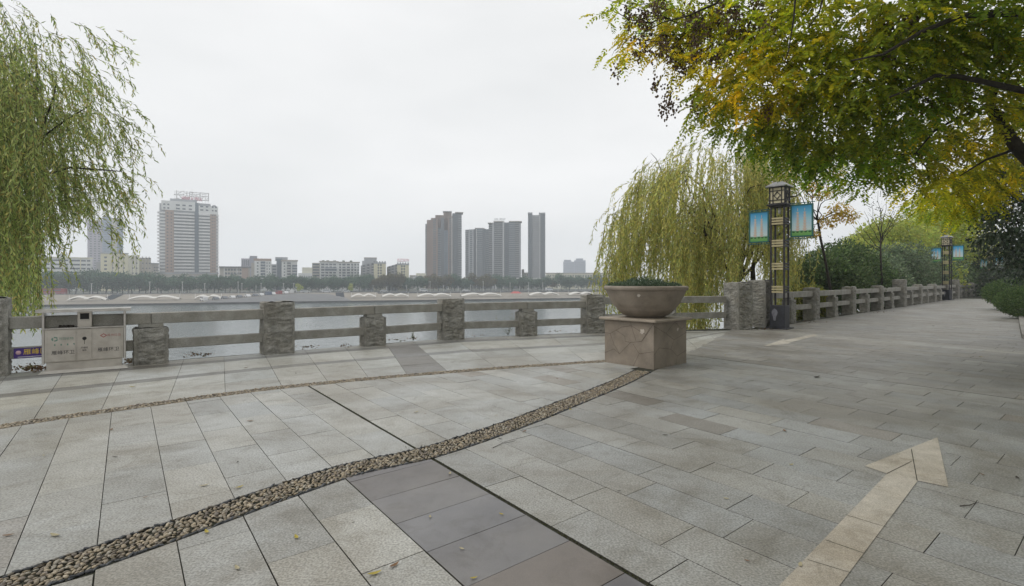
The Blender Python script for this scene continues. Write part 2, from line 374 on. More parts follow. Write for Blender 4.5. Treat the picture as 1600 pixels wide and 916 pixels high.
# moss in the groove
# ---- pebble strips
def pebbles(name, curve, hw, spacing, label_mat, endcut=None, rimdark=True):
    # unit low-poly ellipsoid (subdivided octahedron upper half)
    bmm = bmesh.new(); bmesh.ops.create_icosphere(bmm, subdivisions=1, radius=1.)
    uv = np.array([v.co[:] for v in bmm.verts]); uf = [[v.index for v in f.verts] for f in bmm.faces]; bmm.free()
    uf = np.array(uf)
    acc = [0.]; 
    for a, b in zip(curve[:-1], curve[1:]): acc.append(acc[-1]+(b-a).length)
    T = []; s = 0.
    pos = []; 
    def pt(s):
        for i in range(len(acc)-1):
            if acc[i+1] >= s:
                t = (s-acc[i])/(acc[i+1]-acc[i]); d = (curve[i+1]-curve[i]); return curve[i]+d*t, d.normalized()
        return curve[-1], (curve[-1]-curve[-2]).normalized()
    cols = []
    nr = max(3, int(2*hw/spacing)); w = 2*hw/nr
    while s < acc[-1]:
        p, d = pt(s); nrm = Vector((-d.y, d.x))
        for r in range(nr):
            o = -hw+w*(r+.5); edge = r in (0, nr-1)
            x = p+nrm*(o+random.gauss(0, w*.12))+d*random.uniform(-.45, .45)*w*.9
            ang = math.atan2(d.y, d.x)+random.gauss(.35, .5)
            ln = w*random.uniform(.5, .72); wd = w*random.uniform(.34, .47)
            if edge: ang = math.atan2(d.y, d.x)+random.gauss(0, .12); ln = w*random.uniform(.7, 1.0); wd = w*random.uniform(.36, .48)
            pos.append((x.x, x.y, ang, ln, wd, random.uniform(.009, .014)*(w/.045), random.gauss(0, .25), random.gauss(0, .25)))
            k = random.uniform(.7, 1.25)
            if edge and rimdark: cols.append((.055*k, .06*k, .068*k) if random.random() < .8 else (.14*k, .12*k, .09*k))
            else:
                c = random.choice([(.36, .30, .21), (.32, .26, .18), (.42, .36, .27), (.26, .22, .165), (.37, .34, .28), (.20, .17, .14)])
                cols.append(tuple(x*k for x in c))
        s += w*.98
    A = np.array(pos); n = len(A); m = len(uv)
    V = np.repeat(uv[None], n, 0)*np.stack([A[:, 3], A[:, 4], A[:, 5]], 1)[:, None, :]
    tl = A[:, 6:8]
    V[:, :, 2] += V[:, :, 0]*tl[:, 0:1]+V[:, :, 1]*tl[:, 1:2]
    ca, sa = np.cos(A[:, 2])[:, None], np.sin(A[:, 2])[:, None]
    X = V[:, :, 0]*ca-V[:, :, 1]*sa+A[:, 0:1]; Y = V[:, :, 0]*sa+V[:, :, 1]*ca+A[:, 1:2]
    Z = V[:, :, 2]+rng.uniform(-.004, .004, (n, 1))
    V = np.stack([X, Y, Z], 2).reshape(-1, 3)
    Fc = (uf[None]+np.arange(n)[:, None, None]*m).reshape(-1, 3)
    me = bpy.data.meshes.new(name); me.vertices.add(len(V)); me.vertices.foreach_set('co', V.astype(np.float32).ravel())
    me.loops.add(len(Fc)*3); me.loops.foreach_set('vertex_index', Fc.astype(np.int32).ravel())
    me.polygons.add(len(Fc)); me.polygons.foreach_set('loop_start', np.arange(0, len(Fc)*3, 3, dtype=np.int32)); me.update(calc_edges=True)
    me.polygons.foreach_set('use_smooth', [True]*len(Fc))
    cc = me.color_attributes.new('Col', 'FLOAT_COLOR', 'POINT'); a = np.ones((n, m, 4), np.float32); a[:, :, :3] = np.array(cols)[:, None, :]
    cc.data.foreach_set('color', a.ravel())
    return tag(link(name, me, M('pebble', (1.1, 1.08, 1.05), (.75, .74, .72), scale=30, rough=.45, attr=True, spec=.5)), kind='stuff')
o = pebbles('pebble_strip', S2, HW2, .029, None); tag(o, 'wide curved strip of brown pebbles with dark edging, running to the planter', 'pebbles')
o = pebbles('pebble_strip', S1, HW1, .027, None, rimdark=False); tag(o, 'narrow strip of pale brown pebbles nearer the stone balustrade', 'pebbles')
# moss tufts in the groove and at its crossing
P = []; C_ = []
for _ in range(2600):
    a = random.uniform(-7.7, 1.6)
    if 1 < 0: pass
    q = lat(2.2+random.uniform(0, .02), a)
    if random.random() < .18: q = lat(2.2+.01, -4.38)+Vector((random.gauss(0, .07), random.gauss(0, .07)))
    if seg_side(S1, q)[0] > -.1 or q.y < 1: continue
    P.append((q.x, q.y, -.008 if random.random() < .8 else 0.003))
P = np.array(P); ax = rng.normal(size=P.shape)*[1, 1, .5]+[0, 0, .7]
o = quads('moss', leafquads(P, ax, rng.uniform(.006, .014, len(P)), .006), pick([(.09, .10, .03), (.06, .06, .03), (.12, .11, .05)], [3, 3, 1], len(P)), LEAF)
tag(o, 'thin line of moss growing in the open paving joint', 'moss', kind='stuff')

# painted arrows
def arrow(pts, label):
    mb = MB(); n = len(pts); P = [G(*p) for p in pts]
    ar = sum(P[i].x*P[(i+1) % n].y-P[(i+1) % n].x*P[i].y for i in range(n))
    if ar < 0: P.reverse()
    mb.add([(p.x, p.y, .0045) for p in P], [tuple(range(n))])
    m = M('arrow_paint', (.54, .50, .43), (.42, .39, .335), scale=5, rough=.7, bump=.5, bscale=12, speck=.22, stain=.3, bdist=.006)
    return tag(mb.build('painted_arrow', m), label, 'road marking')
o = arrow([(1130, 1015), (1218, 916), (1386, 741), (1351, 729), (1465, 684), (1482, 762), (1434, 752), (1312, 916), (1250, 1015)][:9], 'large cream painted arrow on the paving pointing along the promenade')
o = arrow([(1192, 541.5), (1226, 529.5), (1225, 532.0), (1272, 522.5), (1277, 524.5), (1236, 535.2), (1232, 537.5)], 'small faded cream arrow on the paving near the lamp post')
# joint cuts in the big arrow
a = [o for o in bpy.data.objects if o.name == 'painted_arrow'][0]
for (u0, v0, u1, v1, w) in ((1424, 703, 1433, 752, .006), (1386, 741, 1424, 722, .006), (1322, 806, 1388, 826, .004), (1290, 845, 1350, 866, .005), (1262, 876, 1330, 897, .004)):
    p, q = G(u0, v0), G(u1, v1); d = (q-p).normalized(); nn = Vector((-d.y, d.x, 0))*w/2; mb = MB()
    mb.add([(*(p-nn)[:2], .0062), (*(q-nn)[:2], .0062), (*(q+nn)[:2], .0062), (*(p+nn)[:2], .0062)], [(0, 1, 2, 3)])
    mb.build('joint_line', JOINT, a)

# ================================================================== BALUSTRADE
ROCK = M('rock_face', (.38, .375, .345), (.21, .208, .19), scale=6, rough=.9, bump=1., bscale=22, speck=.25, spscale=70, bdist=.02, detail=10, stain=.28)
RAIL = M('rail_granite', (.37, .365, .335), (.27, .266, .245), scale=4, rough=.75, bump=.4, bscale=50, speck=.2, spscale=90, stain=.25, bdist=.006)
def rock_post(w, d, h, seed, cap=0.):
    """rock-faced granite post: front faces -y, margins tooled flat"""
    mb = MB(); off = Vector((seed*7.3, seed*3.1, seed*1.7)); mg = .045
    def disp(p, e, amp):                    # e = distance to nearest vertical edge/top
        q = Vector((p[0]*3.2, p[1]*3.2, p[2]*7.5))+off
        r = noise.fractal(q, .8, 2.1, 5); r2 = noise.noise(Vector((p[0]*10, p[1]*10, p[2]*20))+off); r3 = abs(noise.noise(Vector((p[0]*6, p[1]*6, p[2]*13))+off*2))
        return amp*(.75+.95*r+.5*r2-.9*r3)*min(1, max(0, e)/.03)
    def face(org, ux, uy, nrm, lx, ly, nx, ny, margin, amp):
        vs = []; fs = []
        for j in range(ny+1):
            for i in range(nx+1):
                a, b = lx*i/nx, ly*j/ny; p = org+ux*a+uy*b
                e = min(a, lx-a)-margin; et = min(e, ly-b, b+.05)
                k = disp(p, et, amp) if e > 0 else 0
                vs.append(p+nrm*k)
        for j in range(ny):
            for i in range(nx): s = j*(nx+1)+i; fs.append((s, s+1, s+nx+2, s+nx+1))
        mb.add(vs, fs, None, False)
    X, Y, Z = Vector((1, 0, 0)), Vector((0, 1, 0)), Vector((0, 0, 1))
    face(Vector((-w/2, -d/2, 0)), X, Z, -Y, w, h, 34, int(h*52), mg, .036)
    face(Vector((w/2, d/2, 0)), -X, Z, Y, w, h, 14, int(h*20), mg, .03)
    face(Vector((w/2, -d/2, 0)), Y, Z, X, d, h, 20, int(h*44), mg*.6, .018)
    face(Vector((-w/2, d/2, 0)), -Y, Z, -X, d, h, 20, int(h*44), mg*.6, .018)
    face(Vector((-w/2, -d/2, h)), X, Y, Z, w, d, 16, 10, .0, .022)
    return mb
PCACHE = {}
def post_obj(parent, x, y, ang, w, d, h, name='post'):
    key = (w, d, h); L = PCACHE.setdefault(key, [])
    if len(L) < 3: o = rock_post(w, d, h, len(L)+h*3+w).build(name, ROCK, parent); L.append(o.data)
    else:
        o = bpy.data.objects.new(name, random.choice(L)); COL.objects.link(o); o.parent = parent
    o.location = (x, y, -.01); o.rotation_euler = (0, 0, ang); return o
def rail(parent, a, b, z0, z1, th, name, chamfer=.012):
    a, b = Vector(a), Vector(b); d = b-a; mb = MB(); c = (a+b)/2
    mb.box((0, 0, 0), (d.length, th, z1-z0), 0, chamfer)
    o = mb.build(name, RAIL, parent); o.location = (c.x, c.y, (z0+z1)/2); o.rotation_euler = (random.gauss(0, .012), random.gauss(0, .003), math.atan2(d.y, d.x)+random.gauss(0, .002)); return o
def bal_run(root, p0, p1, zt=(.76, .965), zl=(.265, .45), hlow=.72, low=(.54, .34), set_in=.31, dep=.36, cap_z=True):
    p0, p1 = Vector(p0), Vector(p1); d = (p1-p0); dn = d.normalized(); n = Vector((-dn.y, dn.x)); ang = math.atan2(dn.y, dn.x)
    back = n*dep/2
    mid = (p0+p1)/2+back
    post_obj(root, mid.x, mid.y, ang, low[0], low[1], hlow-.03, 'low_post')
    cb = MB().box((0, 0, 0), (low[0]*.72, low[1]*.7, zt[0]-hlow+.045), 0, .006).build('bearing_block', RAIL, root)
    cb.location = (mid.x, mid.y, (zt[0]+hlow-.03)/2-.004); cb.rotation_euler = (0, 0, ang)
    for a, b in ((p0+dn*set_in, (p0+p1)/2-dn*.004), ((p0+p1)/2+dn*.004, p1-dn*set_in)):
        rail(root, a+back, b+back, zt[0], zt[1], .25, 'top_rail')
    for a, b in ((p0+dn*set_in, (p0+p1)/2-dn*low[0]/2), ((p0+p1)/2+dn*low[0]/2, p1-dn*set_in)):
        rail(root, a+back, b+back, zl[0], zl[1], .17, 'lower_rail')
bal = empty('stone_balustrade', (0, 0, 0), 0, 'rough grey granite balustrade with two rails along the curved plaza edge above the river', 'balustrade')
FPv = [Vector(p) for p in FP]
FPv = [FPv[0]-Vector((3.42, 2.67))]+FPv
for i in range(len(FPv)):
    if i < len(FPv)-1: dn = (FPv[i+1]-FPv[i]).normalized()
    if i == len(FPv)-1: continue
    dprev = (FPv[i]-FPv[i-1]).normalized() if i > 0 else dn
    dm = (dn+dprev).normalized(); n = Vector((-dm.y, dm.x))
    c = FPv[i]+n*.2
    h = {1: 1.3, 0: 1.2}.get(i, [0, 0, 1.12, 1.09, 1.14][i] if i < 5 else 1.1)
    post_obj(bal, c.x, c.y, math.atan2(dm.y, dm.x), .62, .42, h)
for i in range(len(FPv)-1):
    k = {4: dict(zt=(.86, 1.07), zl=(.36, .55), hlow=.82)}.get(i, {})
    p1 = FPv[i+1]
    bal_run(bal, FPv[i], p1, **k)
# gate pillars at the corner
def pillar(x, y, ang, w, d, h, label):
    r = empty('stone_pillar', (x, y, 0), ang, label, 'pillar', 'pair of tall pillars where plaza and promenade meet')
    rock_post(w, d, h, h*2.2+x).build('shaft', ROCK, r)
    MB().box((0, -d/2-.012, h*.49), (.022, .03, h*.97), 0, .004).build('corner_strip', RAIL, r).location.x = -w/2+.03
    return r
pa = G(1160, 515.5); pb = G(1188, 513.5)
pillar(pa.x-.02, pa.y+.28, R(20), .60, .62, 1.50, 'left of two tall rough granite pillars, its side joined by the plaza balustrade rails')
pillar(pb.x+.30, pb.y+.62, R(34), .52, .6, 1.57, 'right of two tall rough granite pillars, directly behind the near lamp post foot')
# promenade fence
pr = empty('stone_balustrade', (0, 0, 0), 0, 'long granite balustrade lining the left side of the tree-shaded promenade', 'balustrade')
ang = math.atan2(QD.y, QD.x); dn = QD.normalized(); nq = Vector((-dn.y, dn.x))
start = Vector((8.75, 17.95))
Q = [QP0+QD*i for i in range(0, 11)]
for i, q in enumerate(Q):
    big = i in (3, 7)
    c = q+nq*.2
    post_obj(pr, c.x, c.y, ang, .5 if not big else .62, .46 if not big else .6, 1.27 if not big else 1.6)
def prun(a, b, first=False):
    bal_run(pr, a, b, zt=(.93, 1.14), zl=(.45, .64), hlow=.89, low=(.42, .34), set_in=.25)
prun(start, Q[0])
for a, b in zip(Q[:-1], Q[1:]): prun(a, b)
e = Q[-1]+QD*.5
post_obj(pr, e.x, e.y, ang, .6, .6, 1.5)

# ================================================================== PLANTER
SAND = M('planter_stone', (.31, .262, .21), (.22, .188, .152), scale=3.5, rough=.62, bump=.25, bscale=60, speck=.12, spscale=120, bdist=.004, stain=.15)
pc = Vector((2.575, 10.13)); pang = R(41.5)
pt_ = empty('planter_pedestal', (pc.x, pc.y, 0), pang, 'square pinkish stone-clad pedestal with crazy-paving joints, carrying the big bowl planter', 'pedestal')
hw = .55
MB().box((0, 0, .405), (2*hw, 2*hw, .83), 0, .004).build('body', SAND, pt_)
MB().box((0, 0, .855), (1.27, 1.27, .052), 0, .014).build('cap_slab', M('planter_cap', (.36, .305, .24), (.27, .23, .185), scale=4, rough=.55, speck=.1), pt_)
# crazy paving joints: left face is local -x?  (faces visible: local -y towards right, local -x towards left)
JL = M('clad_joint', (.12, .09, .065), (.06, .047, .035), rough=.9)
def joints(face, lines, w=.0055):
    mb = MB()
    for pts in lines:
        for (a0, b0), (a1, b1) in zip(pts[:-1], pts[1:]):
            a0 = -hw+a0*2*hw; a1 = -hw+a1*2*hw; b0 = .82*(1-b0); b1 = .82*(1-b1)
            d = Vector((a1-a0, b1-b0)).normalized(); n = Vector((-d.y, d.x))*w/2; e = hw+.0025
            q = [(a0-n.x, b0-n.y), (a1-n.x, b1-n.y), (a1+n.x, b1+n.y), (a0+n.x, b0+n.y)]
            if face == 'x': vs = [(-e, -s, z) for s, z in q]
            else: vs = [(s, -e, z) for s, z in q]
            mb.add(vs, [(0, 1, 2, 3)])
    return mb
joints('x', [[(0, .30), (.12, .31), (.36, .14), (.56, .09), (.66, .15), (.86, .27), (1, 0)], [(.56, .09), (.66, .42)], [(.12, .31), (.2, .55), (.32, .76), (.55, .47), (.77, .42), (.86, .27)], [(.55, 0), (.56, .09)],
             [(.25, .22), (.43, .34), (.44, .46), (.55, .47)], [(0, .78), (.2, .66), (.32, .76)], [(.60, 1), (.72, .70), (1, .62)], [(.6, .5), (.72, .70)], [(.93, .1), (.77, .42)]]).build('cladding_joint', JL, pt_)
joints('y', [[(0, .06), (.35, .25), (.62, .02)], [(.35, .25), (.6, .42), (1, .28)], [(.6, .42), (.5, .62), (.15, .55), (0, .7)], [(.5, .62), (.7, .8), (1, .7)], [(.7, .8), (.66, 1)], [(.62, .02), (.85, .2), (1, .08)]], .005).build('cladding_joint', JL, pt_)
# bare rub marks
def blot(parent, c, nrm, r, mat, name='chipped_patch', seed=1):
    n = Vector(nrm).normalized(); a = n.orthogonal().normalized(); b = n.cross(a); random.seed(seed)
    vs = [Vector(c)+(a*math.cos(t)+b*math.sin(t))*r*random.uniform(.6, 1.1) for t in [2*math.pi*k/14 for k in range(14)]]
    mb = MB(); mb.add(vs, [tuple(range(14))]); return mb.build(name, mat, parent)
PALE = M('chip_pale', (.55, .5, .43), (.4, .35, .3), scale=20, rough=.9)
blot(pt_, (-hw-.004, -.33+.02, .66), (-1, 0, 0), .055, PALE, seed=3); blot(pt_, (.23, -hw-.004, .66), (0, -1, 0), .04, PALE, seed=4)
bw = empty('planter_bowl', (pc.x, pc.y, .881), 0, 'large round brown stone bowl with rolled rim and green groundcover on the pedestal', 'planter')
prof = [(.0, .0), (.33, .0), (.345, .012), (.42, .045), (.49, .095), (.535, .145), (.545, .155), (.55, .17), (.60, .215), (.645, .28), (.66, .325), (.668, .335), (.675, .35), (.715, .42), (.742, .495), (.748, .515)]
MB().lathe(prof, 72).build('bowl', SAND, bw)
rim = [(.748, .513), (.775, .517), (.79, .535), (.795, .56), (.79, .583), (.77, .598), (.73, .6), (.70, .59), (.69, .5)]
MB().lathe(rim, 72).build('rim', SAND, bw)
MB().lathe([(.0, .555), (.3, .55), (.7, .53)], 48).build('soil', MATS['soil'], bw)
n = 7000; t = rng.uniform(0, 2*np.pi, n); r = .70*np.sqrt(rng.uniform(0, 1, n)); hgt = .17*(1-(r/.72)**3)*(.55+.45*np.sin(t*3+r*6)*np.cos(r*9+t))
P = np.stack([r*np.cos(t)-.03, r*np.sin(t), .55+rng.uniform(.2, 1.1, n)*(.05+hgt)], 1)
ax = rng.normal(size=(n, 3))+[0, 0, .5]
quads('groundcover', leafquads(P, ax, rng.uniform(.03, .055, n), rng.uniform(.012, .02, n)), pick([(.14, .19, .12), (.09, .14, .08), (.22, .27, .2), (.06, .09, .05)], [4, 4, 2, 2], n), LEAF, bw)
fa = MB()
for k in range(1): pass
cz = pc+Vector((-.33, -.55)).normalized()*.0
blot(bw, (-.29, -.665, .43), (-.4, -1, -.35), .035, PALE, 'chipped_patch', 8)

# ================================================================== TEXT HELPER
def text(body, size, parent, loc, rot, mat, name='lettering', ext=.002, spacing=1.0, align='CENTER'):
    cu = bpy.data.curves.new('t', 'FONT'); cu.body = body; cu.size = size; cu.align_x = align; cu.align_y = 'CENTER'; cu.extrude = ext; cu.space_character = spacing
    o = bpy.data.objects.new('t', cu); COL.objects.link(o); bpy.context.view_layer.update()
    me = bpy.data.meshes.new_from_object(o.evaluated_get(bpy.context.evaluated_depsgraph_get()))
    bpy.data.objects.remove(o); bpy.data.curves.remove(cu)
    x = link(name, me, mat, parent); x.location = loc; x.rotation_euler = rot; return x

# ================================================================== LITTER BIN
ST = M('stainless', (.58, .56, .53), (.42, .40, .37), scale=5, rough=.3, metal=.9, bump=.08, bscale=8)
STD = M('stainless_worn', (.52, .49, .44), (.38, .35, .31), scale=4, rough=.36, metal=.85, bump=.1, bscale=14)
INK = M('black_ink', (.03, .03, .035), rough=.6)
bl, br = Vector(G(70, 583)[:2]), Vector(G(193, 573.5)[:2]); bd = (br-bl); bw_ = bd.length; bc = (bl+br)/2; ba = math.atan2(bd.y, bd.x)
nb = Vector((-math.sin(ba), math.cos(ba)))
bn = empty('litter_bin', (bc.x+nb.x*.10, bc.y+nb.y*.10, 0), ba, 'two-compartment stainless steel litter bin with roof, standing against the balustrade', 'litter bin')
dp = .30; w = bw_
MB().box((0, 0, .085), (w*.96, dp*.9, .17), 0, .003).build('plinth', STD, bn)
pl = MB(); a_ = w*.56; pl.add([(-a_, -dp/2-.17, .006), (a_, -dp/2-.17, .006), (a_*.93, -dp/2+.02, .035), (-a_*.93, -dp/2+.02, .035), (-a_, dp/2, 0), (a_, dp/2, 0), (a_*.93, dp/2-.01, .035), (-a_*.93, dp/2-.01, .035)],
    [(0, 1, 2, 3), (1, 5, 6, 2), (4, 0, 3, 7), (5, 4, 7, 6), (3, 2, 6, 7)]); pl.build('base_plate', M('plate_pale', (.62, .60, .55), (.5, .47, .42), scale=6, rough=.5), bn)
MB().box((0, 0, .455), (w, dp, .565), 0, .006).build('body', STD, bn)
for s in (-1, 1):
    MB().box((s*(w/2+.018), 0, .60), (.034, dp*.98, .90), 0, .004).build('side_post', ST, bn)
MB().box((0, 0, 1.075), (w+.22, dp+.16, .02), 0, .004).box((0, -dp/2-.074, 1.055), (w+.22, .012, .04), 0, .002).build('roof', ST, bn)
MB().box((0, -.0, .752), (w+.03, dp+.03, .025), 0, .004).build('tray', ST, bn)
col_ = MB().box((-.01, .0, .905), (.20, dp*.8, .285), 0, .004).build('ashtray_column', STD, bn)
MB().box((-.01, -dp*.4-.003, .945), (.125, .01, .12), 0, .002).build('opening', M('dark_hole', (.02, .02, .02), rough=.9), col_)
MB().box((-.01, -dp*.4-.02, .895), (.13, .05, .014), 0, .002).build('lip', ST, col_)
for s, x0, x1 in ((-1, -w/2+.035, -.125), (1, .105, w/2-.035)):
    d_ = MB().box(((x0+x1)/2, -dp/2-.006, .455), (x1-x0, .012, .53), 0, .003).build('door', STD, bn)
    text('雁峰环卫', .078, d_, ((x0+x1)/2+.02, -dp/2-.014, .335 if s < 0 else .345), (R(90), 0, 0), INK)
    em = MB()
    cc = M('ink_green', (.13, .24, .19), (.15, .26, .21), rough=.6) if s < 0 else M('ink_red', (.36, .14, .13), (.30, .15, .14), rough=.6)
    ex = (x0+x1)/2+(-.09 if s < 0 else -.05); ez = .575 if s < 0 else .60
    if s > 0:
        for q in range(4):
            t0 = q*math.pi/2; c0 = Vector((math.cos(t0), math.sin(t0))); c1 = Vector((math.cos(t0+math.pi/2), math.sin(t0+math.pi/2)))
            em.add([(ex+c0.x*.055, -dp/2-.014, ez+c0.y*.04), (ex+c1.x*.055, -dp/2-.014, ez+c1.y*.04), (ex+c1.x*.028, -dp/2-.014, ez+c1.y*.02), (ex+c0.x*.028, -dp/2-.014, ez+c0.y*.02)], [(0, 1, 2, 3)])
    else:
        for q in range(3):
            t0 = q*2*math.pi/3+.3
            for k in range(5):
                ta, tb = t0+k*.33, t0+(k+1)*.33
                em.add([(ex+math.cos(ta)*.046, -dp/2-.014, ez+math.sin(ta)*.04), (ex+math.cos(tb)*.046, -dp/2-.014, ez+math.sin(tb)*.04), (ex+math.cos(tb)*.022, -dp/2-.014, ez+math.sin(tb)*.019), (ex+math.cos(ta)*.022, -dp/2-.014, ez+math.sin(ta)*.019)], [(0, 1, 2, 3)])
    em.build('recycling_mark', cc, d_)
    text('可回收物' if s < 0 else '其他垃圾', .05, d_, (ex+.15, -dp/2-.014, ez), (R(90), 0, 0), cc)
    if s < 0:
        for q in range(4): MB().box((x0+.10+q*.085, -dp/2-.014, .475), (.018, .002, .03)).build('pictogram', cc, d_)
    MB().tube([(x1-.03 if s < 0 else x0+.03, -dp/2-.012, .46), (x1-.03 if s < 0 else x0+.03, -dp/2-.022, .46)], .010, 10).build('lock', ST, d_)
cp = MB().box((-.01, -dp/2-.004, .455), (.20, .008, .545), 0, .002).build('centre_panel', STD, bn)
MB().tube([(-.01, -dp/2-.008, .565), (-.01, -dp/2-.016, .565)], .030, 20).build('round_hole', MATS['dark_hole'], cp)
MB().box((-.01, -dp/2-.010, .50), (.006, .004, .075)).build('slit', MATS['dark_hole'], cp)
text('灭烟处', .034, cp, (-.01, -dp/2-.010, .40), (R(90), 0, 0), INK); text('禁投', .03, cp, (-.01, -dp/2-.010, .355), (R(90), 0, 0), INK)
# rubbish bag scraps on the tray
mb = MB()
for k in range(26):
    x = -w*.5+.17+random.random()*.2; y = random.uniform(-.1, .08); r_ = random.uniform(.015, .035)
    mb.tube([(x, y, .767), (x+random.gauss(0, .03), y+random.gauss(0, .02), .785+random.uniform(0, .022))], [r_, r_*.5], 6)
o = mb.build('rubbish', M('rubbish', (.02, .018, .015), (.04, .03, .02), scale=20, rough=.9), None)
o.matrix_world = Matrix.Translation(bn.location) @ Matrix.Rotation(ba, 4, 'Z')
tag(o, 'small heap of dark rubbish lying on the tray of the litter bin', 'rubbish')
# purple notice on the lower rail
nl = Vector(G(31, 585)[:2])
NB = M('notice_purple', (.055, .02, .20), (.045, .02, .16), rough=.5); YEL = M('notice_yellow', (.75, .55, .05), (.7, .5, .06), rough=.6); WHT = M('white_paint', (.75, .74, .7), (.65, .64, .62), rough=.6)
dF = (FPv[2]-FPv[1]).normalized(); nF = Vector((-dF.y, dF.x)); lr = FPv[1]+nF*(.18-.085-.012)+dF*.72
nt_ = empty('rail_notice', (lr.x, lr.y, .355), math.atan2(dF.y, dF.x), 'purple notice strip with yellow characters fixed to the lower rail left of the bin', 'notice')
MB().box((0, 0, 0), (.70, .008, .17), 0, .001).build('board', NB, nt_)
text('雁峰区城管', .105, nt_, (.03, -.006, .012), (R(90), 0, 0), YEL)
MB().tube([(-.29, -.004, 0.01), (-.29, -.008, .01)], .035, 18).build('emblem', M('notice_pink', (.75, .5, .55), rough=.6), nt_)
MB().box((0, -.006, -.065), (.6, .002, .008)).build('underline', WHT, nt_)

# ================================================================== LAMP POSTS
IRON = M('lamp_iron', (.035, .032, .034), (.02, .018, .02), scale=8, rough=.5, bump=.15)
RUST = M('lamp_base', (.04, .042, .055), (.02, .02, .024), scale=4, rough=.55, speck=.1)
CREAM = M('lamp_glass', (.62, .56, .38), (.55, .49, .32), scale=4, rough=.5)
GOLD = M('gold_slat', (.52, .45, .27), (.42, .36, .21), scale=6, rough=.45, metal=.2)
GREEN = M('frame_green', (.025, .13, .115), (.02, .09, .08), scale=6, rough=.5)
ROOF = M('lamp_roof', (.30, .30, .29), (.2, .2, .2), rough=.4, metal=.5)
def banner_mat():
    m = bpy.data.materials.new('banner_print'); m.use_nodes = True; t = m.node_tree; b = t.nodes['Principled BSDF']; b.inputs['Roughness'].default_value = .45
    tcn = node(t, 'ShaderNodeTexCoord'); sp = node(t, 'ShaderNodeSeparateXYZ'); t.links.new(tcn.outputs['Generated'], sp.inputs[0])
    r = node(t, 'ShaderNodeValToRGB'); t.links.new(sp.outputs['Z'], r.inputs[0]); e = r.color_ramp.elements
    e[0].position = 0; e[0].color = (.10, .30, .06, 1); e[1].position = 1; e[1].color = (.02, .24, .48, 1)
    for p, c in ((.11, (.16, .38, .10, 1)), (.15, (.09, .28, .10, 1)), (.19, (.55, .66, .66, 1)), (.5, (.38, .58, .68, 1)), (.8, (.10, .38, .60, 1))):
        x = e.new(p); x.color = c
    n = node(t, 'ShaderNodeTexNoise', Scale=3.); mxx = node(t, 'ShaderNodeMix'); mxx.data_type = 'RGBA'; mxx.blend_type = 'SOFT_LIGHT'; mxx.inputs['Factor'].default_value = .25
    t.links.new(tcn.outputs['Generated'], n.inputs['Vector']); t.links.new(r.outputs[0], mxx.inputs['A']); t.links.new(n.outputs['Color'], mxx.inputs['B']); t.links.new(mxx.outputs['Result'], b.inputs['Base Color'])
    return m
BAN = banner_mat(); PAG = M('banner_pagoda', (.62, .50, .40), (.58, .44, .36), scale=9, rough=.5); PTR = M('banner_tree', (.03, .12, .03), rough=.5)
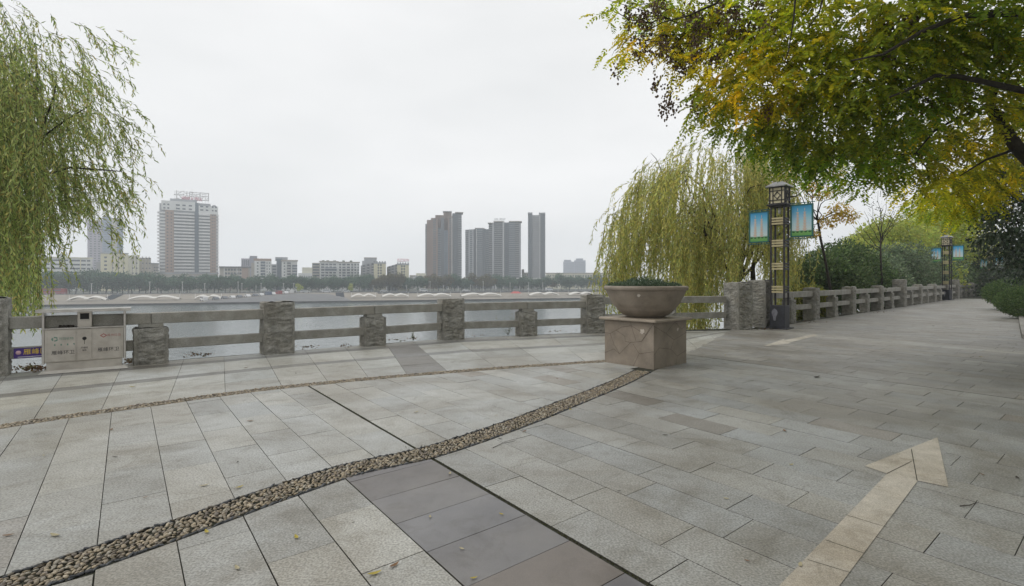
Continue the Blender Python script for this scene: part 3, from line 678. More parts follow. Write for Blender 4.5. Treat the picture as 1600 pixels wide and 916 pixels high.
def lamp(loc, rz, label):
    r = empty('street_lamp', loc, rz, label, 'lamp post', 'lamp posts along the promenade')
    hwd = .20
    MB().box((0, 0, .02), (.66, .66, .04), 0, .006).build('base_plate', RUST, r)
    bb = MB().box((0, 0, .40), (.46, .46, .72), 0, .008).build('base_box', RUST, r)
    mbp = MB(); mbp.add([(-.08+math.cos(t)*.075*(1+.4*math.sin(3*t)), -.233, .46+math.sin(t)*.2) for t in [2*math.pi*k/16 for k in range(16)]], [tuple(range(16))]); mbp.build('worn_patch', M('worn_grey', (.28, .28, .3), (.14, .14, .17), scale=7, rough=.7), bb)
    for x in (-1, 1):
        for y in (-1, 1): MB().box((x*hwd, y*hwd, 2.38), (.052, .052, 3.26), 0, .004).build('upright', IRON, r)
    for z in (1.28, 2.03, 2.78, 3.50):
        for q in range(4):
            a = q*math.pi/2; cx, cy = math.sin(a)*hwd, -math.cos(a)*hwd
            mb = MB()
            for k in range(3): mb.box((cx, cy, z-.085+k*.085), (2*hwd-.05, .05, .055), a, .003)
            g = mb.build('slat_panel', GOLD if q in (0, 2) else IRON, r)
        MB().box((0, 0, z), (2*hwd-.03, 2*hwd-.08, .012)).build('tie_plate', IRON, r)
    MB().tube([(0, 0, 3.75), (0, 0, 3.95)], [.045, .05], 12).build('bulb_holder', WHT, r)
    MB().box((0, 0, 4.03), (.62, .62, .05), 0, .008).box((0, 0, 3.985), (.5, .5, .04)).build('lantern_tray', IRON, r)
    ln = MB().box((0, 0, 4.33), (.46, .46, .54), 0, .004).build('lantern_glass', CREAM, r)
    for q in range(4):
        a = q*math.pi/2; mb = MB(); d = .243
        def bar(x0, z0, x1, z1, wd=.022):
            L_ = math.hypot(x1-x0, z1-z0); t = math.atan2(z1-z0, x1-x0); c = Vector(((x0+x1)/2, (z0+z1)/2)); vs = []
            for yy in (-.012, .012):
                for sx, sz in ((-1, -1), (1, -1), (1, 1), (-1, 1)):
                    lx, lz = sx*L_/2, sz*wd/2; X_ = c.x+lx*math.cos(t)-lz*math.sin(t); Z_ = c.y+lx*math.sin(t)+lz*math.cos(t)
                    Y_ = -d+yy; vs.append((X_*math.cos(a)-Y_*math.sin(a), X_*math.sin(a)+Y_*math.cos(a), 4.33+Z_))
            mb.add(vs, [(0, 1, 2, 3), (7, 6, 5, 4), (0, 4, 5, 1), (1, 5, 6, 2), (2, 6, 7, 3), (3, 7, 4, 0)])
        for x in (-.225, -.13, .13, .225): bar(x, -.27, x, .27)
        for z in (-.26, -.15, .15, .26): bar(-.23, z, .23, z)
        for p0, p1 in (((-.10, 0), (0, .11)), ((0, .11), (.10, 0)), ((.10, 0), (0, -.11)), ((0, -.11), (-.10, 0))): bar(*p0, *p1)
        for p0, p1 in (((-.13, 0), (-.10, 0)), ((.10, 0), (.13, 0)), ((0, .11), (0, .15)), ((0, -.15), (0, -.11))): bar(*p0, *p1)
        mb.build('lattice', IRON, ln)
    rf = MB(); rf.add([(-.33, -.33, 4.61), (.33, -.33, 4.61), (.33, .33, 4.61), (-.33, .33, 4.61), (-.33, -.33, 4.645), (.33, -.33, 4.645), (.33, .33, 4.645), (-.33, .33, 4.645), (-.12, -.12, 4.79), (.12, -.12, 4.79), (.12, .12, 4.79), (-.12, .12, 4.79)],
        [(3, 2, 1, 0), (0, 1, 5, 4), (1, 2, 6, 5), (2, 3, 7, 6), (3, 0, 4, 7), (4, 5, 9, 8), (5, 6, 10, 9), (6, 7, 11, 10), (7, 4, 8, 11), (8, 9, 10, 11)]); rf.build('roof', ROOF, r)
    for s in (-1, 1):
        x0, x1 = s*.25, s*(.99 if s > 0 else .97); a0, a1 = min(x0, x1), max(x0, x1); zb, zt = (2.98, 3.98) if s > 0 else (2.86, 3.86)
        fx0, fx1 = a0+(.10 if s > 0 else .02), a1-(.02 if s > 0 else .10)
        for z, z2 in ((zt+.07, zt+.035), (zb-.07, zb-.035)):
            br_ = MB(); br_.box(((a0+a1)/2, 0, z), (a1-a0+.1, .025, .022))
            for xx in np.linspace(fx0+.06, fx1-.06, 4): br_.box((xx, 0, z2), (.02, .02, .07))
            br_.build('bracket', GREEN, r)
        fr = MB(); cx = (fx0+fx1)/2; wv = fx1-fx0; hh = zt-zb; cz = (zt+zb)/2
        for xx in (fx0, fx1): fr.box((xx, 0, cz), (.045, .06, hh+.045))
        for z in (zb, zt): fr.box((cx, 0, z), (wv-.045, .06, .045))
        fo = fr.build('banner_frame', GREEN, r)
        MB().box((cx, 0, cz), (wv-.045, .04, hh-.045)).build('banner', BAN, fo)
        tr = MB()
        for px_ in (-.115, .09):
            pg = MB()
            for k in range(7):
                ww = .105-.007*k
                for yy in (-.0225, .0225):
                    if k < 7: pg.box((cx+px_, yy, cz-hh*.30+k*.088), (ww*.72, .003, .06)); pg.box((cx+px_, yy*1.06, cz-hh*.30+.038+k*.088), (ww*1.25, .003, .018))
            for yy in (-.0225, .0225): pg.box((cx+px_, yy, cz-hh*.30+.65), (.014, .003, .09))
            pg.build('printed_pagoda', PAG, fo)
        for q in range(5):
            for yy in (-.023, .023):
                xx = cx-wv*.38+q*wv*.19
                tr.add([(xx+.04*math.cos(t), yy, cz-hh*.36+.028*math.sin(t)) for t in [2*math.pi*k/10 for k in range(10)]], [tuple(range(10))])
        tr.build('printed_tree', PTR, fo)
    return r
l1 = G(1222, 514.5)
lamp((l1.x+.05, l1.y+.25, 0), R(-45), 'nearest black lattice lamp post with gold slats and blue banners, by the granite pillars')
l2 = G(1483, 469)
o = lamp((l2.x, l2.y+.2, 0), R(-57), 'second lamp post farther along the promenade fence, with two small blue banners'); o.scale = (1.06,)*3
l3 = G(1549, 459.6)
o = lamp((l3.x, l3.y, 0), R(-58), 'farthest lamp post at the shaded end of the promenade, only its dark base showing')

# ================================================================== TREES
def curve_pts(a, b, sag=0., n=6, wob=.0):
    a, b = Vector(a), Vector(b); o = []
    for i in range(n+1):
        t = i/n; p = a.lerp(b, t); p.z += sag*math.sin(math.pi*t)
        if 0 < i < n: p += Vector((random.gauss(0, wob), random.gauss(0, wob), random.gauss(0, wob)))
        o.append(p)
    return o
def willow(name, label, base, centre, rad, nfr, cols, wts, leafL, leafW, zmin, seed, edge_len, extra=(), spc=.05, cull=None):
    random.seed(seed); global rng; rng = np.random.default_rng(seed)
    c = Vector(centre); r = empty(name, base, 0, label, 'tree'); b = Vector(base)
    tr = MB(); fork = Vector((b.x*.6+c.x*.4, b.y*.6+c.y*.4, c.z-rad[2]*.15))
    tr.tube([p-b for p in curve_pts(b, fork, 0, 5, .06)], [.2, .18, .17, .16, .15, .14], 10)
    tr.build('trunk', BARK, r)
    limbs = MB(); tw = MB(); tips = []
    for k in range(13):
        t = 2*math.pi*k/13+random.gauss(0, .2); el = random.uniform(.35, 1.25)
        tip = c+Vector((math.cos(t)*math.cos(el)*rad[0]*.74, math.sin(t)*math.cos(el)*rad[1]*.74, math.sin(el)*rad[2]*.74))
        pts = curve_pts(fork, tip, .5, 7, .12); limbs.tube([p-b for p in pts], list(np.linspace(.07, .012, 8)), 6)
        for q in range(5):
            s = random.choice(pts[2:]); e = s+Vector((random.gauss(0, 1), random.gauss(0, .8), random.uniform(-.1, .9))).normalized()*random.uniform(.8, 2.)
            limbs.tube([p-b for p in curve_pts(s, e, .2, 4, .05)], list(np.linspace(.03, .008, 5)), 5)
    for pts_, r0 in extra: limbs.tube([Vector(p)-b for p in pts_], list(np.linspace(r0, .01, len(pts_))), 6)
    limbs.build('limb', BARK, r)
    LP_, LA, LC = [], [], []; nclump = max(8, nfr//15)
    cen = []
    while len(cen) < nclump:
        v = Vector((random.gauss(0, 1), random.gauss(0, 1), abs(random.gauss(0, 1))*.9+.05)).normalized()*(random.uniform(.4, 1.05)**.5 if random.random() < .7 else random.uniform(.3, 1.14))
        p = c+Vector((v.x*rad[0], v.y*rad[1], v.z*rad[2]))
        if cull and cull(p): continue
        cen.append((p, v, random.uniform(.4, 1.2), random.uniform(-.15, .15)))
    for f in range(nfr):
        p, v, lk, ct = random.choice(cen)
        p = p+Vector((random.gauss(0, .24), random.gauss(0, .22), random.gauss(0, .25)))
        out_ = Vector((v.x*rad[0], v.y*rad[1], 0)); ed = min(1, (v.x**2+v.y**2)**.5); out_ = out_.normalized() if out_.length > .01 else Vector((1, 0, 0))
        maxL = p.z-zmin; L_ = min(maxL, edge_len(p, ed)*lk*random.uniform(.6, 1.15)); 
        if L_ < .35: continue
        h = (out_+Vector((random.gauss(0, .4), random.gauss(0, .4), 0)))*random.uniform(.25, .75); upk = random.uniform(.05, .45); cur = random.gauss(0, .12)
        ns = max(3, int(L_/.35)); pts = []
        for i in range(ns+1):
            s = L_*i/ns; k = 1-math.exp(-s/.55)
            pts.append(p+h*k+Vector((cur*math.sin(s*1.3), cur*.7*math.cos(s*1.1), upk*math.sin(min(s, 1.2)/1.2*math.pi)*.5-s*(.82+.1*k))))
        tw.tube([q-b for q in pts], [.0055]+[.0035]*(ns-1)+[.002], 3, cap=False)
        nl_ = int(L_/spc); ss = np.linspace(.06, 1, nl_)*ns
        PP = np.array([q[:] for q in pts]); i0 = np.minimum(ss.astype(int), ns-1); fr = (ss-i0)[:, None]
        pos = PP[i0]*(1-fr)+PP[i0+1]*fr; dd = unit(PP[i0+1]-PP[i0])
        LP_.append(pos); LA.append(dd*.8+rng.normal(0, .5, pos.shape)+np.array([0, 0, -.35]))
        LC.append(pick(cols, wts, nl_, .1)*(1+ct+random.gauss(0, .05)))
    P = np.concatenate(LP_)-np.array(b[:]); A = np.concatenate(LA); C = np.concatenate(LC); n = len(P)
    quads('foliage', leafquads(P, A, rng.uniform(.7, 1.25, n)*leafL, rng.uniform(.8, 1.2, n)*leafW), C, LEAF, r)
    tw.build('twigs', TWIG, r); return r
WG = [(.44, .54, .16), (.55, .61, .21), (.64, .58, .19), (.20, .28, .09), (.54, .43, .14)]
def el_left(p, ed):
    u = p.x/p.y*F_PX+800
    return 1.1+max(0, min(1, (80-u)/55))*4.2 if u > -50 else 5
wl_ex = [([AT(-60, 330, 13), AT(0, 285, 12.8), AT(60, 215, 12.6), AT(85, 150, 12.6), AT(88, 120, 12.7)], .05), ([AT(-60, 300, 13), AT(30, 285, 12.7), AT(110, 262, 12.6), AT(190, 268, 12.5)], .045),
         ([AT(55, 222, 12.7), AT(100, 190, 12.6), AT(140, 165, 12.5)], .025)]
willow('willow_tree', 'green weeping willow hanging into the picture at the far left, behind the balustrade', (-16.2, 14.5, -2.5), (-14.5, 13.0, 3.0), (6.2, 2.7, 5.5), 1450, WG, [4, 4, 1.5, 2, .6], .135, .030, .2, 11, el_left, wl_ex, .043,
       cull=lambda p: (p.x/p.y*F_PX+800 < -110) or (p.x/p.y*F_PX+800 > 196) or p.y < 10.8)
WY = [(.60, .60, .17), (.74, .68, .20), (.42, .48, .15), (.80, .70, .24), (.64, .68, .28)]
willow('willow_tree', 'large yellowing weeping willow behind the planter and the near lamp post', (9.7, 22.3, -3.5), (9.3, 21.9, 2.3), (5.5, 3.2, 5.3), 1550, WY, [3, 4, 2, 1.6, 2], .18, .042, -2.2, 12, lambda p, ed: 2.0+3.2*random.random()**.7,
       [([AT(1178, 470, 21.8), AT(1176, 420, 21.6), AT(1185, 385, 21.5), AT(1172, 350, 21.4)], .13), ([AT(1170, 400, 21.6), AT(1120, 360, 21.3), AT(1080, 345, 21.)], .07), ([AT(1120, 345, 21.4), AT(1095, 290, 21.), AT(1060, 265, 20.9)], .05), ([AT(1185, 385, 21.5), AT(1200, 330, 21.4), AT(1150, 240, 21.4)], .06)], .05,
       cull=lambda p: p.y < 18.4 or seg_side(BOUND, Vector((p.x, p.y)))[0] < 1.5)
# fronds of the left willow drooping low behind the bin

def clump_tree(name, label, base, clumps, cols, wts, per_m3, leafL, leafW, trunk_r=.15, fork_z=None, cat='tree', mat=None, seed=1, droop=.2, shell=.55, group=None, limb=True, trunk_to=None, limb_r=.05):
    """clumps: (centre Vector, (rx,ry,rz), count, tint)"""
    global rng; random.seed(seed); rng = np.random.default_rng(seed)
    b = Vector(base); r = empty(name, base, 0, label, cat, group)
    cc = sum((Vector(c[0]) for c in clumps), Vector())/len(clumps)
    if limb:
        fork = Vector(trunk_to) if trunk_to else Vector((b.x*.7+cc.x*.3, b.y*.7+cc.y*.3, fork_z if fork_z is not None else b.z+(cc.z-b.z)*.45))
        MB().tube([p-b for p in curve_pts(b, fork, 0, 5, trunk_r*.25)], list(np.linspace(trunk_r, trunk_r*.7, 6)), 9).build('trunk', BARK, r)
        lm = MB()
        for c in clumps:
            p1 = Vector(c[0]); pts = curve_pts(fork, p1, (p1-fork).length*.08, 6, .08); lm.tube([p-b for p in pts], list(np.linspace(limb_r, .012, 7)), 5)
            for q in range(4):
                e = p1+Vector((random.gauss(0, .6)*c[1][0], random.gauss(0, .6)*c[1][1], random.gauss(0, .5)*c[1][2]))
                lm.tube([p-b for p in curve_pts(pts[random.choice((3, 4, 5))], e, .05, 3, .04)], [limb_r*.3, limb_r*.22, limb_r*.15, .005], 4)
        lm.build('limb', BARK, r)
    Ps, As, Cs = [], [], []
    for c, rr, n, ti in clumps:
        v = unit(rng.normal(size=(n, 3)))*(rng.uniform(shell**3, 1, (n, 1))**(1/3)); v *= 1+rng.normal(0, .12, (n, 1))
        Ps.append(np.array(c[:])+v*np.array(rr)); As.append(rng.normal(size=(n, 3))+v*.6+np.array([0, 0, -droop*2])); Cs.append(pick(cols, wts, n, .14)*np.array(ti))
    P = np.concatenate(Ps)-np.array(b[:]); A = np.concatenate(As); C = np.concatenate(Cs); n = len(P)
    quads('foliage', leafquads(P, A, rng.uniform(.7, 1.3, n)*leafL, rng.uniform(.8, 1.2, n)*leafW), C, mat or LEAF, r)
    return r
# ---- golden rain tree overhead: compound leaves
random.seed(5); rng = np.random.default_rng(5)
kb_ = Vector((14.6, 11.0, 0)); kr = empty('golden_rain_tree', kb_, 0, 'big tree with feathery yellow-green leaves and brown seed pods overhanging from the upper right', 'tree')
kf = Vector((13.2, 10.9, 3.6))
MB().tube([p-kb_ for p in curve_pts(kb_, kf, 0, 6, .05)], list(np.linspace(.27, .2, 7)), 12).build('trunk', BARK, kr)
GRN, YLW, MIX, DRK = (.95, 1.1, .65), (2.0, 1.75, .65), (1.4, 1.4, .75), (.72, .95, .6)
Kc = []   # (u,v,D, r_m, weight, tint)
for u, v, D, r_, w_, t_ in [
    (965, 20, 9.2, .42, .5, YLW), (1000, 65, 9.0, .45, .75, YLW), (1055, 95, 8.8, .4, .7, YLW), (1010, 5, 9.4, .5, .6, MIX), (1080, 15, 9, .7, .9, MIX), (1090, 60, 8.8, .55, .8, MIX), (970, 75, 9.2, .28, .5, YLW), (1060, 50, 9.0, .5, .6, YLW),
    (1150, 20, 8.6, .8, 1, MIX), (1140, 90, 8.4, .7, 1, YLW), (1120, 150, 8.6, .5, 1, MIX), (1105, 178, 8.9, .38, .8, GRN), (1180, 135, 8.2, .8, 1.1, YLW), (1165, 185, 9.2, .55, 1, GRN), (1220, 50, 8.0, .8, 1.1, YLW), (1215, 195, 9.0, .7, 1.1, GRN), (1205, 225, 9.6, .5, 1, DRK),
    (1255, 110, 7.8, .8, 1.1, YLW), (1270, 180, 8.4, .85, 1.1, GRN), (1262, 240, 9.5, .55, 1.1, DRK), (1300, 30, 7.6, .9, 1.1, MIX), (1310, 245, 9.4, .75, 1.1, GRN), (1340, 120, 7.6, .9, 1.1, GRN), (1335, 195, 8.6, .8, 1.1, GRN),
    (1390, 40, 7.2, .9, 1.1, MIX), (1375, 235, 9.4, .7, 1, GRN), (1410, 160, 8, .85, 1, GRN), (1440, 90, 7.4, .9, 1, GRN), (1430, 230, 9.2, .8, .9, MIX), (1455, 285, 10, .65, .9, YLW), (1485, 30, 7, .9, 1, GRN), (1490, 170, 8, .8, .75, MIX),
    (1500, 250, 9.4, .7, .9, MIX), (1540, 90, 7.4, .85, .8, GRN), (1550, 20, 7, .9, .9, GRN), (1550, 200, 9, .6, .6, YLW), (1585, 130, 8, .8, .7, GRN), (1590, 50, 7.4, .9, .8, GRN), (1500, 300, 11.5, .8, 1, YLW), (1470, 315, 12.5, .7, .8, MIX), (1540, 280, 11, .8, 1, YLW), (1525, 325, 13, .7, .9, YLW), (1590, 230, 9.6, .7, .8, MIX),
    (1345, 285, 10, .45, .6, MIX), (1395, 272, 10, .4, .7, GRN)]:
    tj = 1+random.gauss(0, .16); Kc.append((AT(u, v, D), r_*.9, w_*1.25, (t_[0]*tj*random.uniform(.85, 1.2), t_[1]*tj, t_[2]*tj)))
for _ in range(46):                          # the rest of the crown, above and to the right of the frame
    x, y = random.uniform(2.5, 19), random.uniform(4.5, 16); z = random.uniform(6.8, 9.2)
    if x < 5 and y < 7: continue
    v_ = HZ-(z-EYE)/y*F_PX
    if v_ > -60 and x/y < 1.05: continue
    Kc.append((Vector((x, y, z)), 1.2, .85, MIX))
for _ in range(22):
    x, y = random.uniform(12.5, 19), random.uniform(3, 16); z = random.uniform(4.5, 7)
    if x/y < 1.08: continue
    Kc.append((Vector((x, y, z)), 1.2, .8, GRN))
lm = MB(); LPs, LAs, LCs, RP = [], [], [], []
nodes = [kf]
hubs = [AT(1560, 175, 9.6), AT(1470, 110, 8.6), AT(1370, 90, 8.2), AT(1300, 120, 8.2), AT(1180, 60, 8.8), AT(1090, 40, 9.0), AT(1440, 230, 9.4), AT(1330, 230, 9.3), Vector((12, 8, 7.2)), Vector((8, 7, 7.6)), Vector((14, 13, 6.8)), Vector((6, 11, 8))]
conn = {0: kf, 1: 0, 2: 1, 3: 2, 4: 3, 5: 4, 6: 0, 7: 6, 8: kf, 9: 8, 10: kf, 11: 9}
for i, h in enumerate(hubs):
    s = conn[i]; s = hubs[s] if isinstance(s, int) else s
    r0 = .075 if i in (0, 8, 10) else (.035 if i in (1, 6, 9) else .022)
    lm.tube([p-kb_ for p in curve_pts(s, h, -.12, 6, .05)], list(np.linspace(r0, r0*.6, 7)), 7)
for c, r_, w_, t_ in Kc:
    h = min(hubs, key=lambda q: (q-c).length)
    pts = curve_pts(h, c, -.1, 5, .06); lm.tube([p-kb_ for p in pts], list(np.linspace(.02, .007, 6)), 5)
    for q in range(5):
        e = c+Vector((random.gauss(0, .7), random.gauss(0, .7), random.gauss(0, .4)))*r_
        lm.tube([p-kb_ for p in curve_pts(pts[random.choice((2, 3, 4))], e, .03, 3, .03)], [.008, .006, .005, .003], 4)
    nsp = int(138*w_*(r_/.8)**2)
    big = c.z > 7 or c.x/c.y > 1.08
    if big: nsp = int(nsp*.42)
    for _ in range(nsp):
        v = Vector((random.gauss(0, 1), random.gauss(0, 1), random.gauss(0, 1))).normalized()*random.uniform(.25, 1)**.5
        p = c+Vector((v.x, v.y, v.z*.62))*r_
        d = Vector((v.x+random.gauss(0, .5), v.y+random.gauss(0, .5), v.z*.3-.35+random.gauss(0, .25))).normalized(); L_ = random.uniform(.22, .42)*(1.7 if big else 1)
        npair = 8; sc2 = 1.9 if big else 1.
        s = (np.arange(npair)+1)/npair; D_ = np.array(d[:]); sd_ = unit(np.cross(D_, [0, 0, 1])+rng.normal(0, .3, 3)); dr = np.array([0, 0, -1.])
        pos = np.array(p[:])+D_*s[:, None]*L_+dr*(s[:, None]**2)*L_*.35
        LL = (.06+.035*np.sin(s*np.pi))*sc2
        for sg in (-1, 1):
            LPs.append(pos); LAs.append(sd_*sg+D_*.55+dr*.35+rng.normal(0, .15, pos.shape)); LCs.append((LL, t_))
        RP.append((p, pos))
P = np.concatenate(LPs)-np.array(kb_[:]); A = np.concatenate(LAs); LLs = np.concatenate([x[0] for x in LCs]); T_ = np.repeat(np.array([x[1] for x in LCs]), 8, 0)
# tint per spray
n = len(P); tint = np.repeat(rng.normal(1, .24, n//8), 8)[:, None]; ylw = np.repeat(rng.random(n//16) < .10, 16)[:, None]
C = pick([(.31, .35, .055), (.40, .41, .06), (.21, .28, .055)], [3, 3, 2], n, .05)*T_*tint
C = np.where(ylw, C*np.array([1.7, 1.35, .75]), C)
quads('foliage', leafquads(P, A, LLs, LLs*.46), C, LEAF, kr)
for pts_, r0, r1 in (([AT(1760, 330, 8.6), AT(1640, 285, 8.6), AT(1590, 232, 8.4), AT(1565, 195, 8.2), AT(1546, 166, 8.1)], .11, .075), ([AT(1700, 150, 7.2), AT(1600, 142, 7), AT(1555, 132, 6.9), AT(1500, 120, 6.9), AT(1462, 118, 6.8), AT(1420, 140, 6.8), AT(1390, 152, 6.8)], .05, .012),
        ([AT(1546, 166, 8.1), AT(1500, 182, 8), AT(1460, 205, 7.9), AT(1430, 240, 7.9)], .03, .008), ([AT(1546, 166, 8.1), AT(1560, 130, 8), AT(1600, 90, 7.9), AT(1660, 60, 7.8)], .045, .02), ([AT(1590, 232, 8.4), AT(1540, 250, 8.3), AT(1500, 275, 8.2)], .025, .008),
        ([AT(1640, 20, 6.5), AT(1500, 25, 6.5), AT(1440, 50, 6.5), AT(1380, 85, 6.6), AT(1330, 95, 6.7)], .04, .01), ([AT(1150, -40, 7.6), AT(1120, 5, 7.9), AT(1075, 25, 8.1), AT(1035, 35, 8.4), AT(990, 60, 8.6)], .022, .005), ([AT(1245, -30, 7), AT(1240, 30, 7.1), AT(1232, 80, 7.2), AT(1225, 100, 7.3)], .015, .005), ([AT(1290, -20, 7), AT(1280, 20, 7), AT(1262, 45, 7.1)], .015, .006)):
    lm.tube([p-kb_ for p in pts_], list(np.linspace(r0, r1, len(pts_))), 8)
lm.build('limb', BARK, kr)
# high crown over and behind the viewer, plus an added light-blocking leaf mass
n = 30000; P = np.stack([rng.uniform(1.5, 24, n), rng.uniform(-12, 22, n), rng.uniform(7.2, 9.5, n)], 1)
P_blocker = np.stack([rng.uniform(13.8, 19, 9000), rng.uniform(-12, 9.5, 9000), rng.uniform(.6, 7.5, 9000)], 1)  # unseen leaf mass added right of the view to block low sky light
keep = ((P[:, 1] < 10.2) | (P[:, 0] > P[:, 1]*1.06)) & (P[:, 0] > 1.3+.9*np.sin(P[:, 1]*1.1)+np.maximum(0, 1.5-P[:, 1]*.1)) ; P = np.concatenate([P[keep], P_blocker])-np.array(kb_[:]); n = len(P)
quads('foliage', leafquads(P, rng.normal(size=(n, 3))*[1, 1, .5], .34, .17), pick([(.25, .29, .045), (.33, .35, .05), (.17, .23, .045)], [3, 3, 2], n), LEAF, kr)
# seed pods
Pd = []
for u, v, D, sp, n in [(1012, 25, 8.9, .3, 210), (1005, 62, 8.8, .22, 140), (1118, 30, 8.3, .34, 300), (1112, 78, 8.3, .3, 240), (1135, 50, 8.2, .26, 160), (1063, 168, 8.8, .14, 120), (1052, 75, 8.7, .28, 110), (1070, 110, 8.7, .22, 80), (1235, 35, 7.8, .2, 110), (1385, 55, 7.2, .22, 150), (1165, 30, 8.2, .22, 90), (975, 92, 9.1, .14, 18), (1035, 108, 8.8, .2, 30), (1470, 150, 7.9, .2, 70), (1200, 120, 8, .2, 50)]:
    c = AT(u, v, D)
    sub = [c+Vector((random.gauss(0, sp*.8), random.gauss(0, sp*.8), random.gauss(0, sp*.8))) for _ in range(max(1, n//28))]
    for _ in range(int(n*1.3)): Pd.append(random.choice(sub)+Vector((random.gauss(0, .06), random.gauss(0, .06), random.gauss(0, .10))))
oc = np.array([(0, 0, 1), (1, 0, 0), (0, 1, 0), (-1, 0, 0), (0, -1, 0), (0, 0, -1.3)], float)
Q_ = []
for p in Pd:
    s = random.uniform(.014, .026); t = random.uniform(0, 1.5); m_ = np.array([[math.cos(t), -math.sin(t), 0], [math.sin(t), math.cos(t), 0], [0, 0, 1]])
    w_ = (oc*s)@m_.T+np.array(p[:])-np.array(kb_[:])
    for a in range(4):
        b_ = (a+1) % 4; Q_.append([w_[0], w_[1+a], w_[5], w_[1+b_]])
Q_ = np.array(Q_); quads('seed_pods', Q_, np.repeat(pick([(.33, .23, .15), (.22, .15, .10), (.42, .31, .2)], [3, 3, 1], len(Pd)), 4, 0), LEAF, kr)

# ---- dark evergreen at the right edge
cl = []
random.seed(21)
for u, v, D, r_ in [(1590, 250, 12, .75), (1560, 290, 12.3, .55), (1600, 330, 11.8, .9), (1570, 350, 12, .6), (1560, 385, 12.6, .5), (1600, 400, 12, .7), (1545, 330, 12.8, .38), (1535, 372, 13.2, .32), (1640, 300, 12, 1.3), (1660, 380, 12.4, 1.1), (1690, 240, 12, 1.2), (1590, 420, 13.5, .4), (1570, 262, 12.2, .4), (1535, 285, 12.6, .3), (1720, 320, 12.5, 1.3)]:
    cl.append((AT(u, v, D), (r_, r_, r_*.85), int(900*r_**2)+80, (1, 1, 1)))
clump_tree('evergreen_tree', 'dark glossy broad-leaved evergreen at the right edge above the clipped shrubs', (14.9, 12.5, .05), cl, [(.08, .12, .075), (.05, .08, .05), (.14, .18, .13)], [4, 3, 1.4], 0, .125, .05, .12, 2.2, mat=LEAFD, seed=22, droop=.5, shell=.35)
# ---- clipped round shrubs
def shrub(name, label, c, r, h, cols, wts, n, L_, W_, mat=None, seed=1, cat='shrub', group=None, lumps=7, stems=True):
    global rng; random.seed(seed); rng = np.random.default_rng(seed); b = Vector((c[0], c[1], c[2] if len(c) > 2 else 0))
    o = empty(name, b, 0, label, cat, group); Ps, As, Cs = [], [], []
    for k in range(lumps):
        t = random.uniform(0, 6.28); q = random.uniform(0, .55); lr = r*random.uniform(.45, .75) if lumps > 1 else r
        if lumps == 1: q = 0
        lc = np.array([math.cos(t)*q*r, math.sin(t)*q*r, h*.5 if lumps == 1 else h*random.uniform(.35, .68)]); m = n//lumps
        v = unit(rng.normal(size=(m, 3)))*(rng.uniform(.5, 1, (m, 1))**(1/3))*(1+np.abs(rng.normal(0, .2 if lumps > 1 else .03, (m, 1))))
        p = lc+v*np.array([lr, lr, h*.5 if lumps == 1 else lr*.9]); p[:, 2] = np.where(p[:, 2] < .02, abs(p[:, 2])+.02, p[:, 2])
        Ps.append(p); As.append(rng.normal(size=(m, 3))+v*.8+[0, 0, .2]); Cs.append(pick(cols, wts, m, .15)*random.uniform(.8, 1.25))
    P = np.concatenate(Ps); m = len(P)
    quads('foliage', leafquads(P, np.concatenate(As), rng.uniform(.7, 1.3, m)*L_, rng.uniform(.8, 1.2, m)*W_), np.concatenate(Cs), mat or LEAF, o)
    if stems:
        st = MB()
        for k in range(7): st.tube(curve_pts((random.gauss(0, .08), random.gauss(0, .08), -.1), (random.gauss(0, r*.5), random.gauss(0, r*.5), h*random.uniform(.5, .85)), .0, 4, .04), [.03, .024, .018, .012, .006], 5)
        st.build('stem', BARK, o)
    return o
HG = [(.13, .20, .07), (.08, .14, .055), (.20, .27, .10)]
shrub('clipped_shrub', 'nearer of the two clipped round shrubs beside the kerb at the right edge', (21.3, 21.2), 1.35, 1.35, HG, [3, 3, 1.6], 14000, .075, .036, seed=31, lumps=1, group='clipped round shrubs')
shrub('clipped_shrub', 'farther of the two clipped round shrubs beside the kerb at the right edge', (26.9, 27.2), 1.9, 1.75, HG, [3, 3, 1.6], 15000, .09, .045, seed=32, lumps=1, group='clipped round shrubs')
# ---- bank planting beyond the promenade fence
bank_q = []
for i in range(0, 13):
    pass
MB_ = MB(); N_ = 26; off_ = [.25, 2.5, 6, 12, 20]; zz = [-.45, -.9, -3, -7, -10.5]; pts = []
for i in range(N_):
    p = start+(QP0-start)*0 if i < 0 else (Vector((7.4, 17.3)) if i == 0 else (QP0+QD*(i-1)*.9))
    for o_, z_ in zip(off_, zz):
        q = p+nq*o_; pts.append((q.x, q.y, z_+(random.uniform(-.2, .2) if o_ > 1 else 0)))
fs = []
for i in range(N_-1):
    for j in range(4): a = i*5+j; fs.append((a, a+5, a+6, a+1))
MB_.add(pts, fs, None, True); MB_.build('near_bank', M('bank_soil', (.10, .11, .045), (.06, .055, .03), scale=1.2, rough=1, bump=.8, bscale=5), kind='structure')
SHG = [(.12, .18, .065), (.08, .13, .05), (.20, .27, .11)]; SHY = [(.30, .30, .06), (.20, .23, .05), (.38, .35, .07)]; SHS = [(.19, .25, .14), (.14, .19, .11), (.28, .34, .22)]
